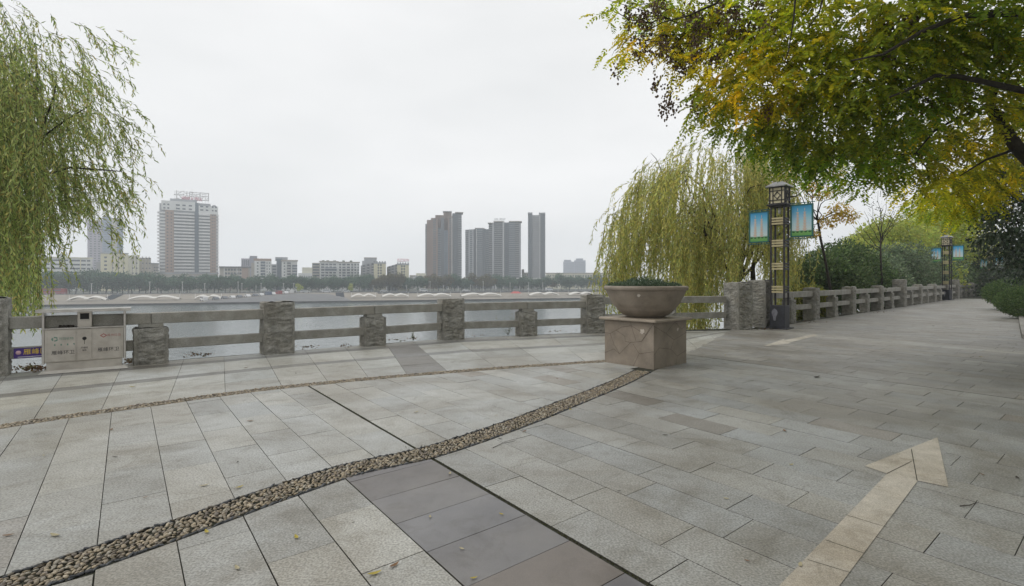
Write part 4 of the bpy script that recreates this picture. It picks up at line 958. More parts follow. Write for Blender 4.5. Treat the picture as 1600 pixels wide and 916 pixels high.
sh = [(1278, 376, 25, 1.5, SHG, 'dark green shrub directly right of the low yellow-green shrub behind the fence'), (1306, 366, 28.5, 1.7, SHG, 'tall dark shrub behind the fence under the orange-yellow tree'), (1402, 376, 36, 2.1, SHS, 'tall grey-green shrub behind the fence, against the brightest yellow tree'), (1432, 392, 40, 2.1, SHS, 'rounded grey-green shrub between two taller ones left of the second lamp post'),  # u, top v, distance, radius, colours, label
    (1262, 432, 22.5, .9, SHY, 'low yellow-green shrub behind the fence just right of the near lamp post'),
    (1290, 388, 26, 1.5, SHG, 'dark green shrub behind the fence below the right banner of the near lamp post'),
    (1325, 368, 28, 1.7, SHG, 'tallest dark green shrub behind the fence, left of the bare sapling'),
    (1352, 383, 31, 1.7, SHG, 'dark shrub behind the fence at the foot of the bare sapling'),
    (1385, 392, 33, 1.9, SHS, 'grey-green shrub behind the fence right of the bare sapling'),
    (1415, 388, 38, 2.2, SHS, 'broad grey-green shrub behind the fence left of the second lamp post'),
    (1440, 398, 43, 2.4, SHS, 'grey-green shrub behind the fence next to the second lamp post, on its left'),
    (1468, 415, 50, 2.4, SHG, 'dark shrub behind the fence seen under the left banner of the second lamp post'),
    (1500, 420, 56, 2.6, SHG, 'dark shrub behind the fence just right of the second lamp post'),
    (1522, 428, 64, 2.6, SHG, 'farthest dark shrub over the end of the promenade fence')]
for k, (u, v, D, r_, cs, lb) in enumerate(sh):
    p = AT(u, v, D)
    while seg_side(BOUND, Vector((p.x, p.y)))[0] < r_*1.12+.45: D += .3; p = AT(u, v, D)
    z0 = -1.2; h = p.z-z0
    shrub('shrub', lb, (p.x, p.y, z0), r_*1.15, h*1.06, cs, [3, 3, 1.5], 9000, .10+D*.0028, .05+D*.0015, seed=40+k, lumps=9, group='shrubs behind the promenade fence')
# ---- trees far along the bank
def far_tree(u, v, D, r_, cs, lb, seed, n=11000, L=.36, squash=.8, base_z=-3):
    c = AT(u, v, D); random.seed(seed); cl = []
    for k in range(9):
        q = Vector((random.gauss(0, .5), random.gauss(0, .5), random.gauss(0, .42)))*r_
        cl.append((c+Vector((0, 0, -r_*.75))+q, (r_*.5, r_*.5, r_*.42), n//9, (random.uniform(.85, 1.15),)*3))
    return clump_tree('bank_tree', lb, (c.x+.5, c.y+.5, base_z), cl, cs, [3, 3, 2], 0, L, L*.5, .2, seed=seed, group='trees along the near bank', droop=.15)
YG = [(.52, .58, .13), (.40, .48, .11), (.62, .62, .14)]; YO = [(.64, .57, .12), (.52, .50, .12), (.42, .44, .12)]
far_tree(1405, 345, 50, 4.2, YG, 'bright yellow-green tree behind the sapling and the grey-green shrubs', 61)
far_tree(1450, 325, 62, 5.0, YG, 'tallest bright yellow-green tree, rising above the second lamp post', 62)
far_tree(1500, 340, 70, 5.5, YO, 'yellow tree behind the right banner of the second lamp post', 63)
far_tree(1535, 375, 74, 5.5, YO, 'yellow-olive tree closing the view over the end of the promenade', 64)
far_tree(1365, 378, 46, 2.6, YG, 'small yellow-green tree left of the bare sapling', 65, 6000)
DG = [(.05, .07, .04), (.035, .05, .03), (.08, .10, .06)]
far_tree(1560, 405, 72, 4.0, DG, 'dark green tree over the gate at the end of the promenade', 66, 11000, .36, base_z=0)
far_tree(1590, 385, 60, 4.5, DG, 'dark green tree above the farther clipped shrub', 67, 11000, .36, base_z=0)
far_tree(1640, 370, 48, 5, DG, 'dark green tree cut by the right picture edge, behind the clipped shrubs', 68, 12000, .36, base_z=0)
# yellow leaved tree behind the near lamp
cl = []
random.seed(71)
for u, v, D, r_, t_ in [(1225, 282, 24, .6, 1), (1250, 262, 24, .7, 1), (1285, 300, 24.4, .5, 1), (1310, 328, 24.4, .5, 1.0), (1325, 338, 24.2, .45, 1), (1295, 345, 24.2, .45, 1), (1268, 290, 24.2, .4, 1), (1270, 365, 24.4, .28, 1), (1215, 310, 24.2, .35, 1), (1300, 270, 24.3, .5, .8)]:
    cl.append((AT(u, v, D), (r_*1.1, r_, r_*.7), int(420*r_), (t_,)*3))
clump_tree('yellow_tree', 'slender tree with orange-yellow leaves behind the right banner of the near lamp post', AT(1302, 480, 24.6), cl, [(.72, .48, .06), (.62, .48, .07), (.42, .40, .07), (.60, .34, .05)], [3, 2, 1, 1], 0, .16, .065, .07, seed=72, trunk_to=AT(1278, 345, 24.4), droop=.5, shell=.1, limb_r=.025)
# slim leaning trunks between
# bare sapling
b = AT(1378, 445, 29.5); r = empty('sapling', b, 0, 'thin nearly bare sapling with a few dark leaves rising above the shrubs behind the fence', 'tree')
st = MB(); random.seed(81); rng = np.random.default_rng(81); tops = []
st.tube([p-b for p in (b, AT(1376, 400, 29.5), AT(1376, 372, 29.5))], [.06, .05, .045], 6)
for u, v in ((1350, 330), (1362, 318), (1372, 298), (1385, 310), (1398, 322), (1405, 335), (1340, 345), (1375, 325), (1392, 345), (1412, 318), (1332, 352)):
    s = AT(1376, random.uniform(365, 395), 29.5); e = AT(u, v, 29.5+random.uniform(-.8, .8)); pts = curve_pts(s, e, -.12, 5, .04); st.tube([p-b for p in pts], list(np.linspace(.022, .006, 6)), 4)
    for _ in range(3): e2 = pts[3]+Vector((random.gauss(0, .35), random.gauss(0, .3), random.uniform(.1, .6))); st.tube([p-b for p in curve_pts(pts[3], e2, 0, 3, .02)], [.008, .006, .005, .003], 3)
    if u > 1355: tops.append(e)
st.build('trunk', BARK, r)
P = np.concatenate([np.array(t[:])+rng.normal(0, [.22, .2, .22], (16, 3)) for t in tops])-np.array(b[:])
quads('foliage', leafquads(P, rng.normal(size=P.shape)+[0, 0, -.8], .12, .055), pick([(.05, .07, .035), (.09, .09, .04)], [2, 1], len(P)), LEAF, r)

# ---- gate and wall at the end of the promenade
gp = G(1557, 457)
g_ = empty('end_wall', (gp.x, gp.y, 0), R(-28), 'dusty pink stone wall closing the promenade beside the farthest lamp post', 'wall')
MB().box((0, 0, .8), (2.4, .4, 1.6), 0, .02).build('panel', M('pink_stone', (.26, .20, .17), (.19, .15, .13), rough=.8), g_); MB().box((0, 0, 1.64), (2.6, .5, .08), 0, .01).build('coping', RAIL, g_)
gp = G(1571, 455)
g_ = empty('entrance_gate', (gp.x, gp.y, 0), R(-35), 'dark blue gate with a pale post at the far end of the promenade', 'gate')
MB().box((0, 0, .95), (1.5, .12, 1.9), 0, .01).build('gate_leaf', M('gate_blue', (.02, .025, .05), rough=.5), g_)
for x in (-.85, 1.05): MB().box((x, 0, 1.05), (.26, .26, 2.1), 0, .02).build('gate_post', WHT if x > 0 else RAIL, g_)
# small dark plate hanging in the leaves
p = AT(1519, 339, 13.5); g_ = empty('hanging_sign', p, R(-30), 'small black sign box hanging in the leaves left of the dark evergreen', 'sign')
MB().box((0, 0, 0), (.24, .05, .09), 0, .008).build('board', IRON, g_); MB().box((0, -.028, 0), (.17, .004, .03)).build('grey_plate', M('dim_grey', (.12, .13, .14), rough=.6), g_)
MB().tube([(0, 0, .045), (.02, 0, 1.1)], .005, 5).build('cord', IRON, g_)

# ================================================================== WATER AND FAR BANK
WZ = -9.0
m = bpy.data.materials.new('river_water'); m.use_nodes = True; t = m.node_tree; b = t.nodes['Principled BSDF']
b.inputs['Base Color'].default_value = (.16, .185, .185, 1); b.inputs['Roughness'].default_value = .12; b.inputs['IOR'].default_value = 1.33
tcn = node(t, 'ShaderNodeTexCoord'); mpn = node(t, 'ShaderNodeMapping'); mpn.inputs['Scale'].default_value = (1, .55, 1); t.links.new(tcn.outputs['Object'], mpn.inputs[0])
n1 = node(t, 'ShaderNodeTexNoise', Scale=.9, Detail=5., Roughness=.6); t.links.new(mpn.outputs[0], n1.inputs['Vector'])
n2 = node(t, 'ShaderNodeTexNoise', Scale=.05, Detail=3.); t.links.new(mpn.outputs[0], n2.inputs['Vector'])
mr = node(t, 'ShaderNodeMapRange'); mr.inputs['To Min'].default_value = .25; mr.inputs['To Max'].default_value = .8; t.links.new(n2.outputs['Fac'], mr.inputs['Value'])
bp = node(t, 'ShaderNodeBump', Distance=.25); t.links.new(n1.outputs['Fac'], bp.inputs['Height']); t.links.new(mr.outputs[0], bp.inputs['Strength']); t.links.new(bp.outputs[0], b.inputs['Normal'])
MB().add([(-700, -60, WZ), (900, -60, WZ), (900, 900, WZ), (-700, 900, WZ)], [(0, 1, 2, 3)]) 
mb = MB(); mb.add([(-640, -60, WZ), (700, -60, WZ), (700, 640, WZ), (-640, 640, WZ)], [(0, 1, 2, 3)]); mb.build('water', m, kind='structure')
BO = Vector((48, 285)); BU = Vector((.944, .33)); BN = Vector((-.33, .944))
def bank(t, n): return BO+BU*t+BN*n
def strip(name, prof, mat, t0=-560, t1=560, seg=1):
    mb = MB(); ts = np.linspace(t0, t1, seg+1)
    for a, b_ in zip(ts[:-1], ts[1:]):
        for (n0, z0), (n1, z1) in zip(prof[:-1], prof[1:]):
            q = [bank(a, n0), bank(b_, n0), bank(b_, n1), bank(a, n1)]; mb.add([(q[0].x, q[0].y, z0), (q[1].x, q[1].y, z0), (q[2].x, q[2].y, z1), (q[3].x, q[3].y, z1)], [(0, 1, 2, 3)])
    return mb.build(name, mat, kind='structure')
strip('far_quay', [(0, -9.5), (0, -8.2)], M('far_quay_dark', (.10, .10, .095), (.07, .07, .07), scale=.2, rough=.9))
strip('terrace', [(0, -8.2), (1.5, -8.2), (44, -7.9)], M('far_terrace', (.29, .26, .22), (.21, .19, .16), scale=.06, rough=.95))
strip('embankment', [(44, -7.9), (58, -5.9)], M('far_slope', (.32, .285, .24), (.25, .225, .19), scale=.12, rough=.95))
strip('embankment', [(58, -5.9), (58, -5.6), (59, -5.6), (59, -5.85)], M('far_coping', (.42, .40, .37), (.36, .34, .32), scale=.3, rough=.9))
strip('road', [(59, -5.85), (74, -5.85)], M('far_road', (.12, .12, .12), (.09, .09, .09), rough=.9))
strip('ground', [(74, -5.8), (430, -5.8)], M('far_ground', (.14, .14, .11), (.1, .1, .08), scale=.03, rough=1), -600, 620)
# ---- far buildings
GLASSD = M('glass_dark', (.13, .15, .17), (.09, .11, .13), scale=.3, rough=.25)
SLABW = M('slab_white', (.70, .70, .69), (.60, .60, .60), scale=.4, rough=.8)
LAND = []
def bmat(nm, c): return M('wall_'+nm, c, tuple(x*.86 for x in c), scale=.15, rough=.85)
def px2x(u, D): return (u-800)/F_PX*D
class Bld:
    def __init__(s, name, label, u0, u1, vt, D, dep, cat='building', yaw=0., short=None, group=None):
        th = -math.atan2((u0+u1)/2-800, F_PX); yaw = th; s.D = D; s.kx = D/F_PX*math.cos(th); s.w = (u1-u0)*s.kx; s.h = EYE-(vt-HZ)/F_PX*D+5.8; cx = px2x((u0+u1)/2, D); s.dep = dep
        s.r = empty(name, (cx, D, -5.8), yaw, label, cat, group); s.win = []; s.k = D/F_PX; s.u0 = u0; s.u1 = u1
        if short: LAND.append((u0, u1, short))
    def X(s, u): return (u-(s.u0+s.u1)/2)*s.kx
    def Z(s, v): return EYE-(v-HZ)*s.k+5.8
    def box(s, name, u0, u1, vt, mat, y=0., dep=None, vb=None):
        dep = dep or s.dep; z1 = s.Z(vt); z0 = 0 if vb is None else s.Z(vb); x0, x1 = s.X(u0), s.X(u1)
        return MB().box(((x0+x1)/2, y+dep/2, (z0+z1)/2), (x1-x0, dep, z1-z0)).build(name, mat, s.r)
    def grid(s, u0, u1, v0, v1, nc, nf, fw=.55, fh=.5, y=0., mat=None, dy=.06, name='window', side=None):
        x0, x1, z1, z0 = s.X(u0), s.X(u1), s.Z(v0), s.Z(v1); cw, ch = (x1-x0)/nc, (z1-z0)/nf
        for i in range(nc):
            for j in range(nf): s.win.append(((x0+(i+.5)*cw, y, z0+(j+.5)*ch), (cw*fw, dy*2, ch*fh), mat or GLASSD, name))
    def done(s):
        cnt = {}; cache = {}; rest = {}
        s.win.sort(key=lambda w_: -w_[1][0]*w_[1][2])
        for c, d, m_, nm in s.win:
            cnt[nm] = cnt.get(nm, 0)+1
            if cnt[nm] <= 95:
                key = (tuple(round(x, 3) for x in d), m_.name)
                if key in cache: o = bpy.data.objects.new(nm, cache[key]); COL.objects.link(o); o.parent = s.r
                else: o = MB().box((0, 0, 0), d).build(nm, m_, s.r); cache[key] = o.data
                o.location = c
            else: rest.setdefault((nm, m_.name), MB()).box(c, d)
        for (nm, mn), mb in rest.items(): mb.build(nm, bpy.data.materials[mn], s.r, kind='stuff')
        return s
cream = bmat('cream', (.70, .68, .56)); white = bmat('white', (.72, .73, .72)); paley = bmat('pale_yellow', (.72, .68, .50)); grey = bmat('grey', (.40, .41, .43)); lilac = bmat('lilac', (.42, .39, .45)); brownt = bmat('brown', (.27, .20, .17)); pinkb = bmat('pink_brown', (.40, .30, .25)); blueg = bmat('blue_grey', (.17, .20, .24)); dgrey = bmat('dark_grey', (.16, .17, .19)); taupe = bmat('taupe', (.46, .43, .39))
# low cream block at the left
B = Bld('office_block', 'long low white block with strip windows behind the left willow fronds', -60, 151, 402, 330, 16, short='the low white block')
B.box('wall', -60, 151, 402, white); B.box('roof', -61, 152, 400.5, cream, -.3, 16.6, 402.4)
for v in (405, 411.6, 418, 424.5, 431):
    for a, c in ((-50, -30), (-22, 10), (16, 40), (46, 60), (66, 78), (82, 98), (103, 109), (112, 129), (131, 139), (141, 147)): B.win.append(((B.X((a+c)/2), 0, B.Z(v+1)), (B.X(c)-B.X(a), .16, 1.0), GLASSD, 'window'))
B.box('pier', 99, 102, 402, paley, -.25, .25); B.box('pier', 61, 65, 402, paley, -.25, .25); B.box('pier', 129.3, 130.8, 402, paley, -.25, .25); B.box('rooftop_unit', 96, 104, 396, grey, 4, 4, 401); B.done()
B = Bld('office_block', 'pale yellow six-storey block with blank bays, in front of the lilac tower', 155, 238, 397, 345, 18, short='the yellow block')
B.box('wall', 158, 200, 397, paley); B.box('wall', 200, 218, 399, cream, 1.5); B.box('wall', 218, 237, 402, bmat('sand', (.40, .36, .29)), 3); B.box('wall', 151, 158, 410, grey, 4)
for v in (402, 408, 414, 420, 426): B.win.append(((B.X(165.5), 0, B.Z(v+1)), (B.X(4)-B.X(0), .2, 1.1), GLASSD, 'window'))
for u in (176, 185, 193, 207, 213, 223, 229, 234):
    B.win.append(((B.X(u), .0 if u < 200 else (1.5 if u < 218 else 3), B.Z(417)), (.5, .3, B.Z(400)-B.Z(434)), taupe, 'recess'))
    for v in (403, 411, 419, 427): B.win.append(((B.X(u+.9), -.02 if u < 200 else (1.48 if u < 218 else 2.98), B.Z(v)), (.7, .3, .9), GLASSD, 'window'))
B.box('roof', 157, 201, 395.5, grey, -.3, 4, 397.2); B.done()
B = Bld('office_tower', 'tall lilac and blue-glass tower half hidden by the left willow', 137, 193, 338, 520, 25, short=None)
B.box('wall', 137, 160, 345, lilac, 1); B.box('wall', 160, 174, 338, bmat('blue_glass', (.27, .33, .42)), 0); B.box('wall', 174, 183, 340, bmat('cream2', (.5, .48, .44)), .6); B.box('wall', 183, 193, 342, bmat('blue_glass2', (.25, .30, .40)), 1)
B.grid(139, 158, 350, 432, 3, 22, .5, .45, 1); B.grid(161, 173, 342, 432, 2, 24, .8, .25, 0, blueg, name='spandrel'); B.done()
B = Bld('low_building', 'small pale flat-roofed building between the yellow block and the tall signed tower', 236, 248, 411.5, 360, 12, short=None)
B.box('wall', 236, 248, 412.5, taupe); B.box('roof', 235, 248.5, 411, grey, -.6, 13, 412.7); B.grid(240, 248, 416, 434, 3, 4, .6, .5); B.done()
# the tall signed tower
B = Bld('apartment_tower', 'tall white and brown residential tower crowned by a large rooftop sign', 245, 343, 316, 375, 22, short='the signed tower')
B.box('core', 250, 342, 320, grey, 1.2)
B.box('wall', 259, 272, 330, pinkb, .2, vb=427); B.box('wall', 329, 339, 333, pinkb, .2, vb=427); B.box('stair_glass', 304.5, 310.5, 316, blueg, .5, vb=427)
B.box('top_storey', 253, 305, 315.5, white, .1, 20, 330); B.box('top_storey', 310.5, 342, 320.5, white, .1, 20, 333); B.box('roof', 266, 308, 311.5, grey, 2, 10, 316); B.box('roof', 311, 330, 316, grey, 2, 10, 321)
B.box('podium', 238, 342, 427, taupe, -2.5, 24); B.box('podium_band', 237, 343, 426, grey, -3, 1, 428.5)
nf = 19
for j in range(nf):
    v = 332+(426-332)*(j+.5)/nf
    for a, c, y in ((247, 259, .5), (272, 304, -.8), (310.8, 329, -.6), (339, 343.4, .3)):
        B.win.append(((B.X((a+c)/2), y+.7, B.Z(v)), (B.X(c)-B.X(a), 1.6, 1.15), SLABW, 'balcony'))
    for a, c in ((261, 263.5), (267, 269), (332, 334), (336, 337.5)): B.win.append(((B.X((a+c)/2), .2, B.Z(v)), (B.X(c)-B.X(a), .2, .8), GLASSD, 'window'))
for a, c in ((256, 259), (262, 265), (275, 281), (285, 290), (295, 300), (313, 318), (322, 326), (332, 334.5), (337, 340)):
    for v in (321.5, 327): B.win.append(((B.X((a+c)/2), .1, B.Z(v)), (B.X(c)-B.X(a), .25, 1.0), GLASSD, 'window'))
for k in range(5):
    x = B.X(272+k*14); arch = [(x+math.cos(t)*2.1, -2.6, B.Z(436)+math.sin(t)*2.5) for t in np.linspace(0, math.pi, 10)]
    mb = MB(); mb.add(arch, [tuple(range(10))]); mb.build('arch_window', GLASSD, B.r); MB().tube(arch, .18, 4).build('arch_trim', SLABW, B.r)
for u in (327, 336): MB().lathe([(2.2, 0), (1.9, 1.0), (.9, 1.8), (.05, 2.1)], 12).build('roof_dome', dgrey, B.r).location = (B.X(u), 6, B.Z(321))
SIGNW = M('sign_white', (.62, .61, .60), (.55, .54, .53), scale=1, rough=.5); SIGNR = M('sign_red', (.50, .07, .13), (.42, .08, .12), rough=.5)
sg = MB()
for u in np.linspace(273, 326, 12): sg.box((B.X(u), 3.5, B.Z(307)), (.12, .12, B.Z(298)-B.Z(316)))
for v in (299.5, 305, 311): sg.box((B.X(299.5), 3.5, B.Z(v)), (B.X(326)-B.X(273), .1, .14))
so = sg.build('sign_frame', grey, B.r)
for ch, u in zip('长湖丽园', (279.5, 293, 306.5, 320)): text(ch, 6.9, so, (B.X(u), 3.3, B.Z(306)), (R(90), 0, 0), SIGNW, ext=.08)
for ch, u in zip('雁城大酒店', (287, 293.5, 300, 306.5, 313)): text(ch, 3.0, so, (B.X(u), 2.9, B.Z(310)), (R(90), 0, 0), SIGNR, ext=.08)
MB().tube([(B.X(300), 4, B.Z(316)), (B.X(300), 4, B.Z(294))], [.2, .06], 5).build('mast', grey, B.r); B.done()
B = Bld('low_building', 'low taupe building with a dark flat roof directly right of the signed tower', 343, 391, 416.5, 370, 14, short='the taupe building')
B.box('wall', 343, 391, 418, taupe, .6); B.box('roof', 342, 393, 416.5, dgrey, -.8, 16, 418.2); B.box('wall', 378, 388, 418, pinkb, 0); B.box('canopy', 356, 384, 436, SLABW, -8, 9, 437.2)
B.grid(351, 378, 419, 436, 6, 3, .7, .55, .6); B.box('pier', 370, 371, 418, white, .2, .4); B.box('pier', 350, 351, 418, white, .2, .4); B.done()
B = Bld('apartment_block', 'distant lilac-grey block peeping out above the low taupe building', 377, 402, 400.5, 460, 16, short=None)
B.box('wall', 377, 391, 404, lilac); B.box('wall', 390, 402, 400, bmat('lilac2', (.33, .33, .39)), -1); B.grid(378, 390, 406, 416, 4, 1, .5, .9, 0); B.done()
B = Bld('apartment_block', 'white and blue-grey apartment block with tiled roof, right of the low taupe building', 397, 466, 404, 350, 16, short='the blue-grey apartments')
B.box('wall', 398, 424, 408, white, 0); B.box('wall', 424, 433, 413, grey, 2); B.box('wall', 432, 441, 404, blueg, 3); B.box('wall', 440, 465, 407, white, .3); B.box('wall', 393, 399, 411, taupe, 2)
B.box('roof', 397, 424, 404.5, pinkb, 0, 10, 408.2); B.box('roof', 430, 450, 401.5, grey, 4, 8, 407); B.box('roof', 439, 466, 406, taupe, -.4, 12, 408.2)
B.box('glazed_bay', 407, 414.5, 409, blueg, -.3, .6, 437); B.box('glazed_bay', 448, 454.5, 410, dgrey, -.1, .6, 437); B.box('glazed_bay', 457, 465, 414, blueg, 0, .6, 437)
B.grid(400, 406, 409, 437, 1, 6, .4, .4, 0); B.grid(415.5, 423, 409, 437, 2, 6, .35, .4, 0); B.grid(425, 432, 414, 437, 1, 5, .8, .45, 2); B.grid(441.5, 447.5, 409, 437, 1, 6, .35, .4, .3)
for u0, u1, y in ((407, 414.5, -.35), (448, 454.5, -.15), (457, 465, -.05)):
    for j in range(6): B.win.append(((B.X((u0+u1)/2), y, B.Z(413+j*4.4)), (B.X(u1)-B.X(u0), .5, .5), SLABW, 'balcony'))
for u in (406.6, 415, 423.5, 447.8, 455.5): B.box('pilaster', u, u+.9, 408, white, -.5, .5)
B.done()
B = Bld('low_building', 'pale low building in the gap left of the long balcony block', 466, 489, 417, 410, 14, short=None)
B.box('wall', 472, 489, 418, cream, 2); B.box('wall', 466, 489, 427, white, 0); B.grid(467, 488, 430, 436, 6, 1, .5, .6, 0); B.done()
# long balcony block in three facets
B = Bld('apartment_block', 'long pale block with cluttered balconies, left of the cream gables', 487, 563, 408, 340, 14, short='the long balcony block')
B.box('wall', 488, 500, 411, taupe, 2); B.box('wall', 500, 528, 409, white, .5); B.box('wall', 528, 562, 410, white, 0); B.box('roof', 499, 529, 408, taupe, 0, 12, 409.5); B.box('roof', 527, 563, 409, taupe, -.4, 12, 410.4)
B.box('balcony_screen', 508, 526, 418, blueg, .2, .4, 424)
for j in range(6):
    v = 413.5+j*4.3
    B.win.append(((B.X(494), 2, B.Z(v)), (B.X(10)-B.X(0), .3, .9), GLASSD, 'window'))
    for a, c, y in ((502, 507, .5), (508.5, 513, .5), (514.5, 519, .5), (520.5, 525, .5), (530, 533, 0), (535, 540, 0), (542, 547, 0), (549, 552, 0), (554, 557, 0), (559, 561, 0)):
        B.win.append(((B.X((a+c)/2), y, B.Z(v)), (B.X(c)-B.X(a), .2, random.uniform(.8, 1.2)), GLASSD, 'window'))
    for a, c, y in ((501, 527, .1), (529, 561, -.4)):
        if j: B.win.append(((B.X((a+c)/2), y, B.Z(v+1.9)), (B.X(c)-B.X(a), .7, .35), SLABW, 'balcony'))
for u in (505, 512, 523, 537, 549): B.box('rooftop_planting', u-2, u+2, 406.8, bmat('roofgreen', (.10, .13, .08)), 3, 3, 409.5)
B.done()
B = Bld('apartment_block', 'plain grey block rising behind the two end blocks with cream gables', 567, 589, 403, 430, 16, short=None)
B.box('wall', 569, 588.5, 403, grey); B.box('roof', 568.5, 589, 402.4, taupe, -.3, 14, 403.4); B.box('wall', 566, 572, 408, grey, -3); B.done()
for (a, g0, g1, vt, sgn, lb, sh_) in ((563, 584, 603, 410, False, 'end-on block with cream gable wall and dark balconies, left of the red-signed one', 'the left cream gable'), (604, 620.5, 639, 412, True, 'end-on block with a cream gable wall and a red rooftop sign', 'the red-signed gable')):
    B = Bld('apartment_block', lb, a, g1, vt, 335, 30, short=sh_)
    B.box('wall', g0, g1, vt+1, paley, 0, 28)
    n_ = 6
    for k in range(n_):
        u0 = a+(g0-a)*k/n_; u1 = a+(g0-a)*(k+1)/n_; B.box('wall', u0, u1+.05, vt+4.5-(4)*(k+.5)/n_, dgrey if k % 2 else grey, 14-13*(k+.5)/n_, 14)
        for j in range(6): B.win.append(((B.X((u0+u1)/2), 14-13*(k+.5)/n_, B.Z(vt+8-3*k/n_+j*4.2)), (B.X(u1)-B.X(u0)-.2, .5, .45), SLABW if k % 2 else taupe, 'balcony'))
    for j in range(6):
        for u in (g0+7.3, g0+11.2): B.win.append(((B.X(u), 0, B.Z(vt+4.2+j*4.3)), (.95, .2, 1.05), GLASSD, 'window'))
    B.box('parapet', g0-.3, g1+.3, vt, grey, -.3, 20, vt+2.2)
    for u in np.linspace(g0+1, g1-1, 5): B.box('rooftop_unit', u-.9, u+.9, vt-2.0, dgrey, 3, 3, vt+.2)
    if sgn:
        so = MB().box((B.X(630), 2, B.Z(409)), (B.X(19)-B.X(0), .15, .2)).build('sign_frame', grey, B.r)
        for ch, u in zip('名匠装饰', (622.7, 627.5, 632, 637)): text(ch, 2.1, so, (B.X(u), 1.6, B.Z(406.8)), (R(90), 0, 0), SIGNR, ext=.05)
    B.done()
B = Bld('low_building', 'cluster of pale low roofs between the red-signed gable and the tall brown towers', 640, 665, 427, 420, 16, short=None)
B.box('wall', 640, 652, 430, taupe, 3); B.box('wall', 650, 666, 427, cream, 6); B.box('wall', 646, 658, 432, white, 0); B.grid(641, 664, 431, 437, 8, 2, .5, .5, -.1); B.done()
# brown towers
def slabtower(B, bays, vt_b, vb=436, floors=30):
    for (u0, u1, vt, y, kind, mt) in bays:
        B.box('core' if kind == 'bal' else 'wall', u0, u1, vt, GLASSD if kind == 'glass' else mt, y, B.dep-max(y, 0), None)
        fl = int(floors*(vb-vt)/(vb-vt_b))
        for j in range(fl):
            v = vt+1.5+(vb-vt-1.5)*(j+.5)/fl
            if kind == 'bal': B.win.append(((B.X((u0+u1)/2), y-.25, B.Z(v)), (B.X(u1)-B.X(u0)-.1, .9, .55), bmat('slab_grey', (.36, .37, .38)), 'balcony'))
            elif kind == 'win': B.win.append(((B.X((u0+u1)/2), y, B.Z(v)), ((B.X(u1)-B.X(u0))*.45, .2, 1.1), GLASSD, 'window'))
    B.done()
B = Bld('apartment_tower', 'very tall brown-grey towers with stepped tops, leftmost of the dark high-rises', 664.5, 722, 329, 430, 24, short='the brown towers')
slabtower(B, [(664.5, 668, 350, 3, 'bal', dgrey), (667, 674, 344, 1, 'wall', brownt), (674, 684, 341, 0, 'win', brownt), (684, 689, 356, 2, 'bal', blueg), (689, 694, 340, 1, 'wall', dgrey), (680, 693, 335, 6, 'wall', brownt), (694, 700, 360, 0, 'win', blueg), (700, 707, 338, .5, 'win', brownt), (693, 706, 329.5, 7, 'wall', brownt), (707, 716, 333, 1, 'win', dgrey), (716, 721.5, 334, 0, 'bal', dgrey)], 329)
B.box('rooftop_slab', 711, 724, 331.3, taupe, -1, 14, 332.4); B.box('rooftop_slab', 692, 706, 328.6, grey, 5, 12, 329.6); B.box('white_fin', 705.7, 706.6, 340, white, -.6, .6); B.box('roof_structure', 673, 683, 341, taupe, 3, 6, 345)
B = Bld('apartment_tower', 'lower grey tower standing directly left of the tower with the small roof letters', 727, 764, 356.5, 430, 22, short='the lower grey tower')
slabtower(B, [(727, 732, 359, 2, 'bal', dgrey), (732, 740, 358.5, 0, 'win', grey), (740, 744.5, 358, 1, 'wall', dgrey), (744.5, 754, 357, .5, 'bal', blueg), (754, 759, 357.5, 0, 'win', dgrey), (759, 764.5, 358, 1, 'bal', blueg)], 357, floors=25)
B.box('white_fin', 744.3, 745.1, 358, white, -.5, .6); B.box('rooftop_slab', 742, 757, 356, taupe, 1, 12, 357)
B = Bld('apartment_tower', 'grey high-rise with small letters on its roof, middle of the dark high-rises', 763, 814.5, 345, 428, 24, short='the lettered tower')
slabtower(B, [(763.5, 769, 349, 2, 'bal', dgrey), (769, 772, 348.5, 0, 'wall', grey), (772, 785, 347, 1, 'bal', dgrey), (785, 788, 346, 0, 'win', grey), (788, 795, 347.5, 1, 'win', dgrey), (795, 805, 346.5, .5, 'bal', blueg), (805, 811, 346, 0, 'bal', dgrey), (811, 814, 348, 1, 'wall', grey)], 345, floors=28)
B.box('rooftop_slab', 771, 788, 345.5, taupe, -.5, 12, 346.8); B.box('rooftop_slab', 795, 815.5, 345.6, taupe, -1, 12, 346.8); B.box('white_fin', 786, 786.9, 346, white, -.6, .7); B.box('rooftop_slab', 762, 770, 348, taupe, -.5, 8, 349)
so = MB().box((B.X(780), 2, B.Z(344)), (B.X(17)-B.X(0), .15, .15)).build('sign_frame', grey, B.r)
for k, (ch, u) in enumerate(zip('中建江景华府', (773.5, 776.3, 780, 782.8, 785.6, 788.2))): text(ch, 1.7, so, (B.X(u), 1.7, B.Z(342.4)), (R(90), 0, 0), dgrey, ext=.05)
B = Bld('apartment_tower', 'slim isolated grey tower, rightmost of the dark high-rises', 825, 852, 332, 428, 18, short='the slim tower')
slabtower(B, [(825, 831.5, 332.5, 0, 'win', dgrey), (831.5, 843, 336, 1, 'bal', grey), (843, 845, 334.5, .5, 'bal', grey), (845, 852, 333, 0, 'win', dgrey)], 332, floors=30)
B.box('parapet', 824.6, 832, 332, grey, -.4, 8, 334); B.box('parapet', 842, 852, 332.4, grey, -.4, 8, 334); B.box('white_fin', 842.6, 843.2, 338, white, -.3, .5)
B = Bld('low_building', 'small pale stepped building in the gap left of the slim grey tower', 814, 826, 423, 440, 12, short=None)
B.box('wall', 815, 819, 421, taupe, 2); B.box('wall', 818, 826, 426, cream); B.grid(818, 825, 427, 436, 3, 3, .5, .5, 0); B.done()
B = Bld('dormitory_block', 'long low cream block with regular windows right of the slim grey tower', 852, 975, 426.5, 400, 14, short='the low cream block')
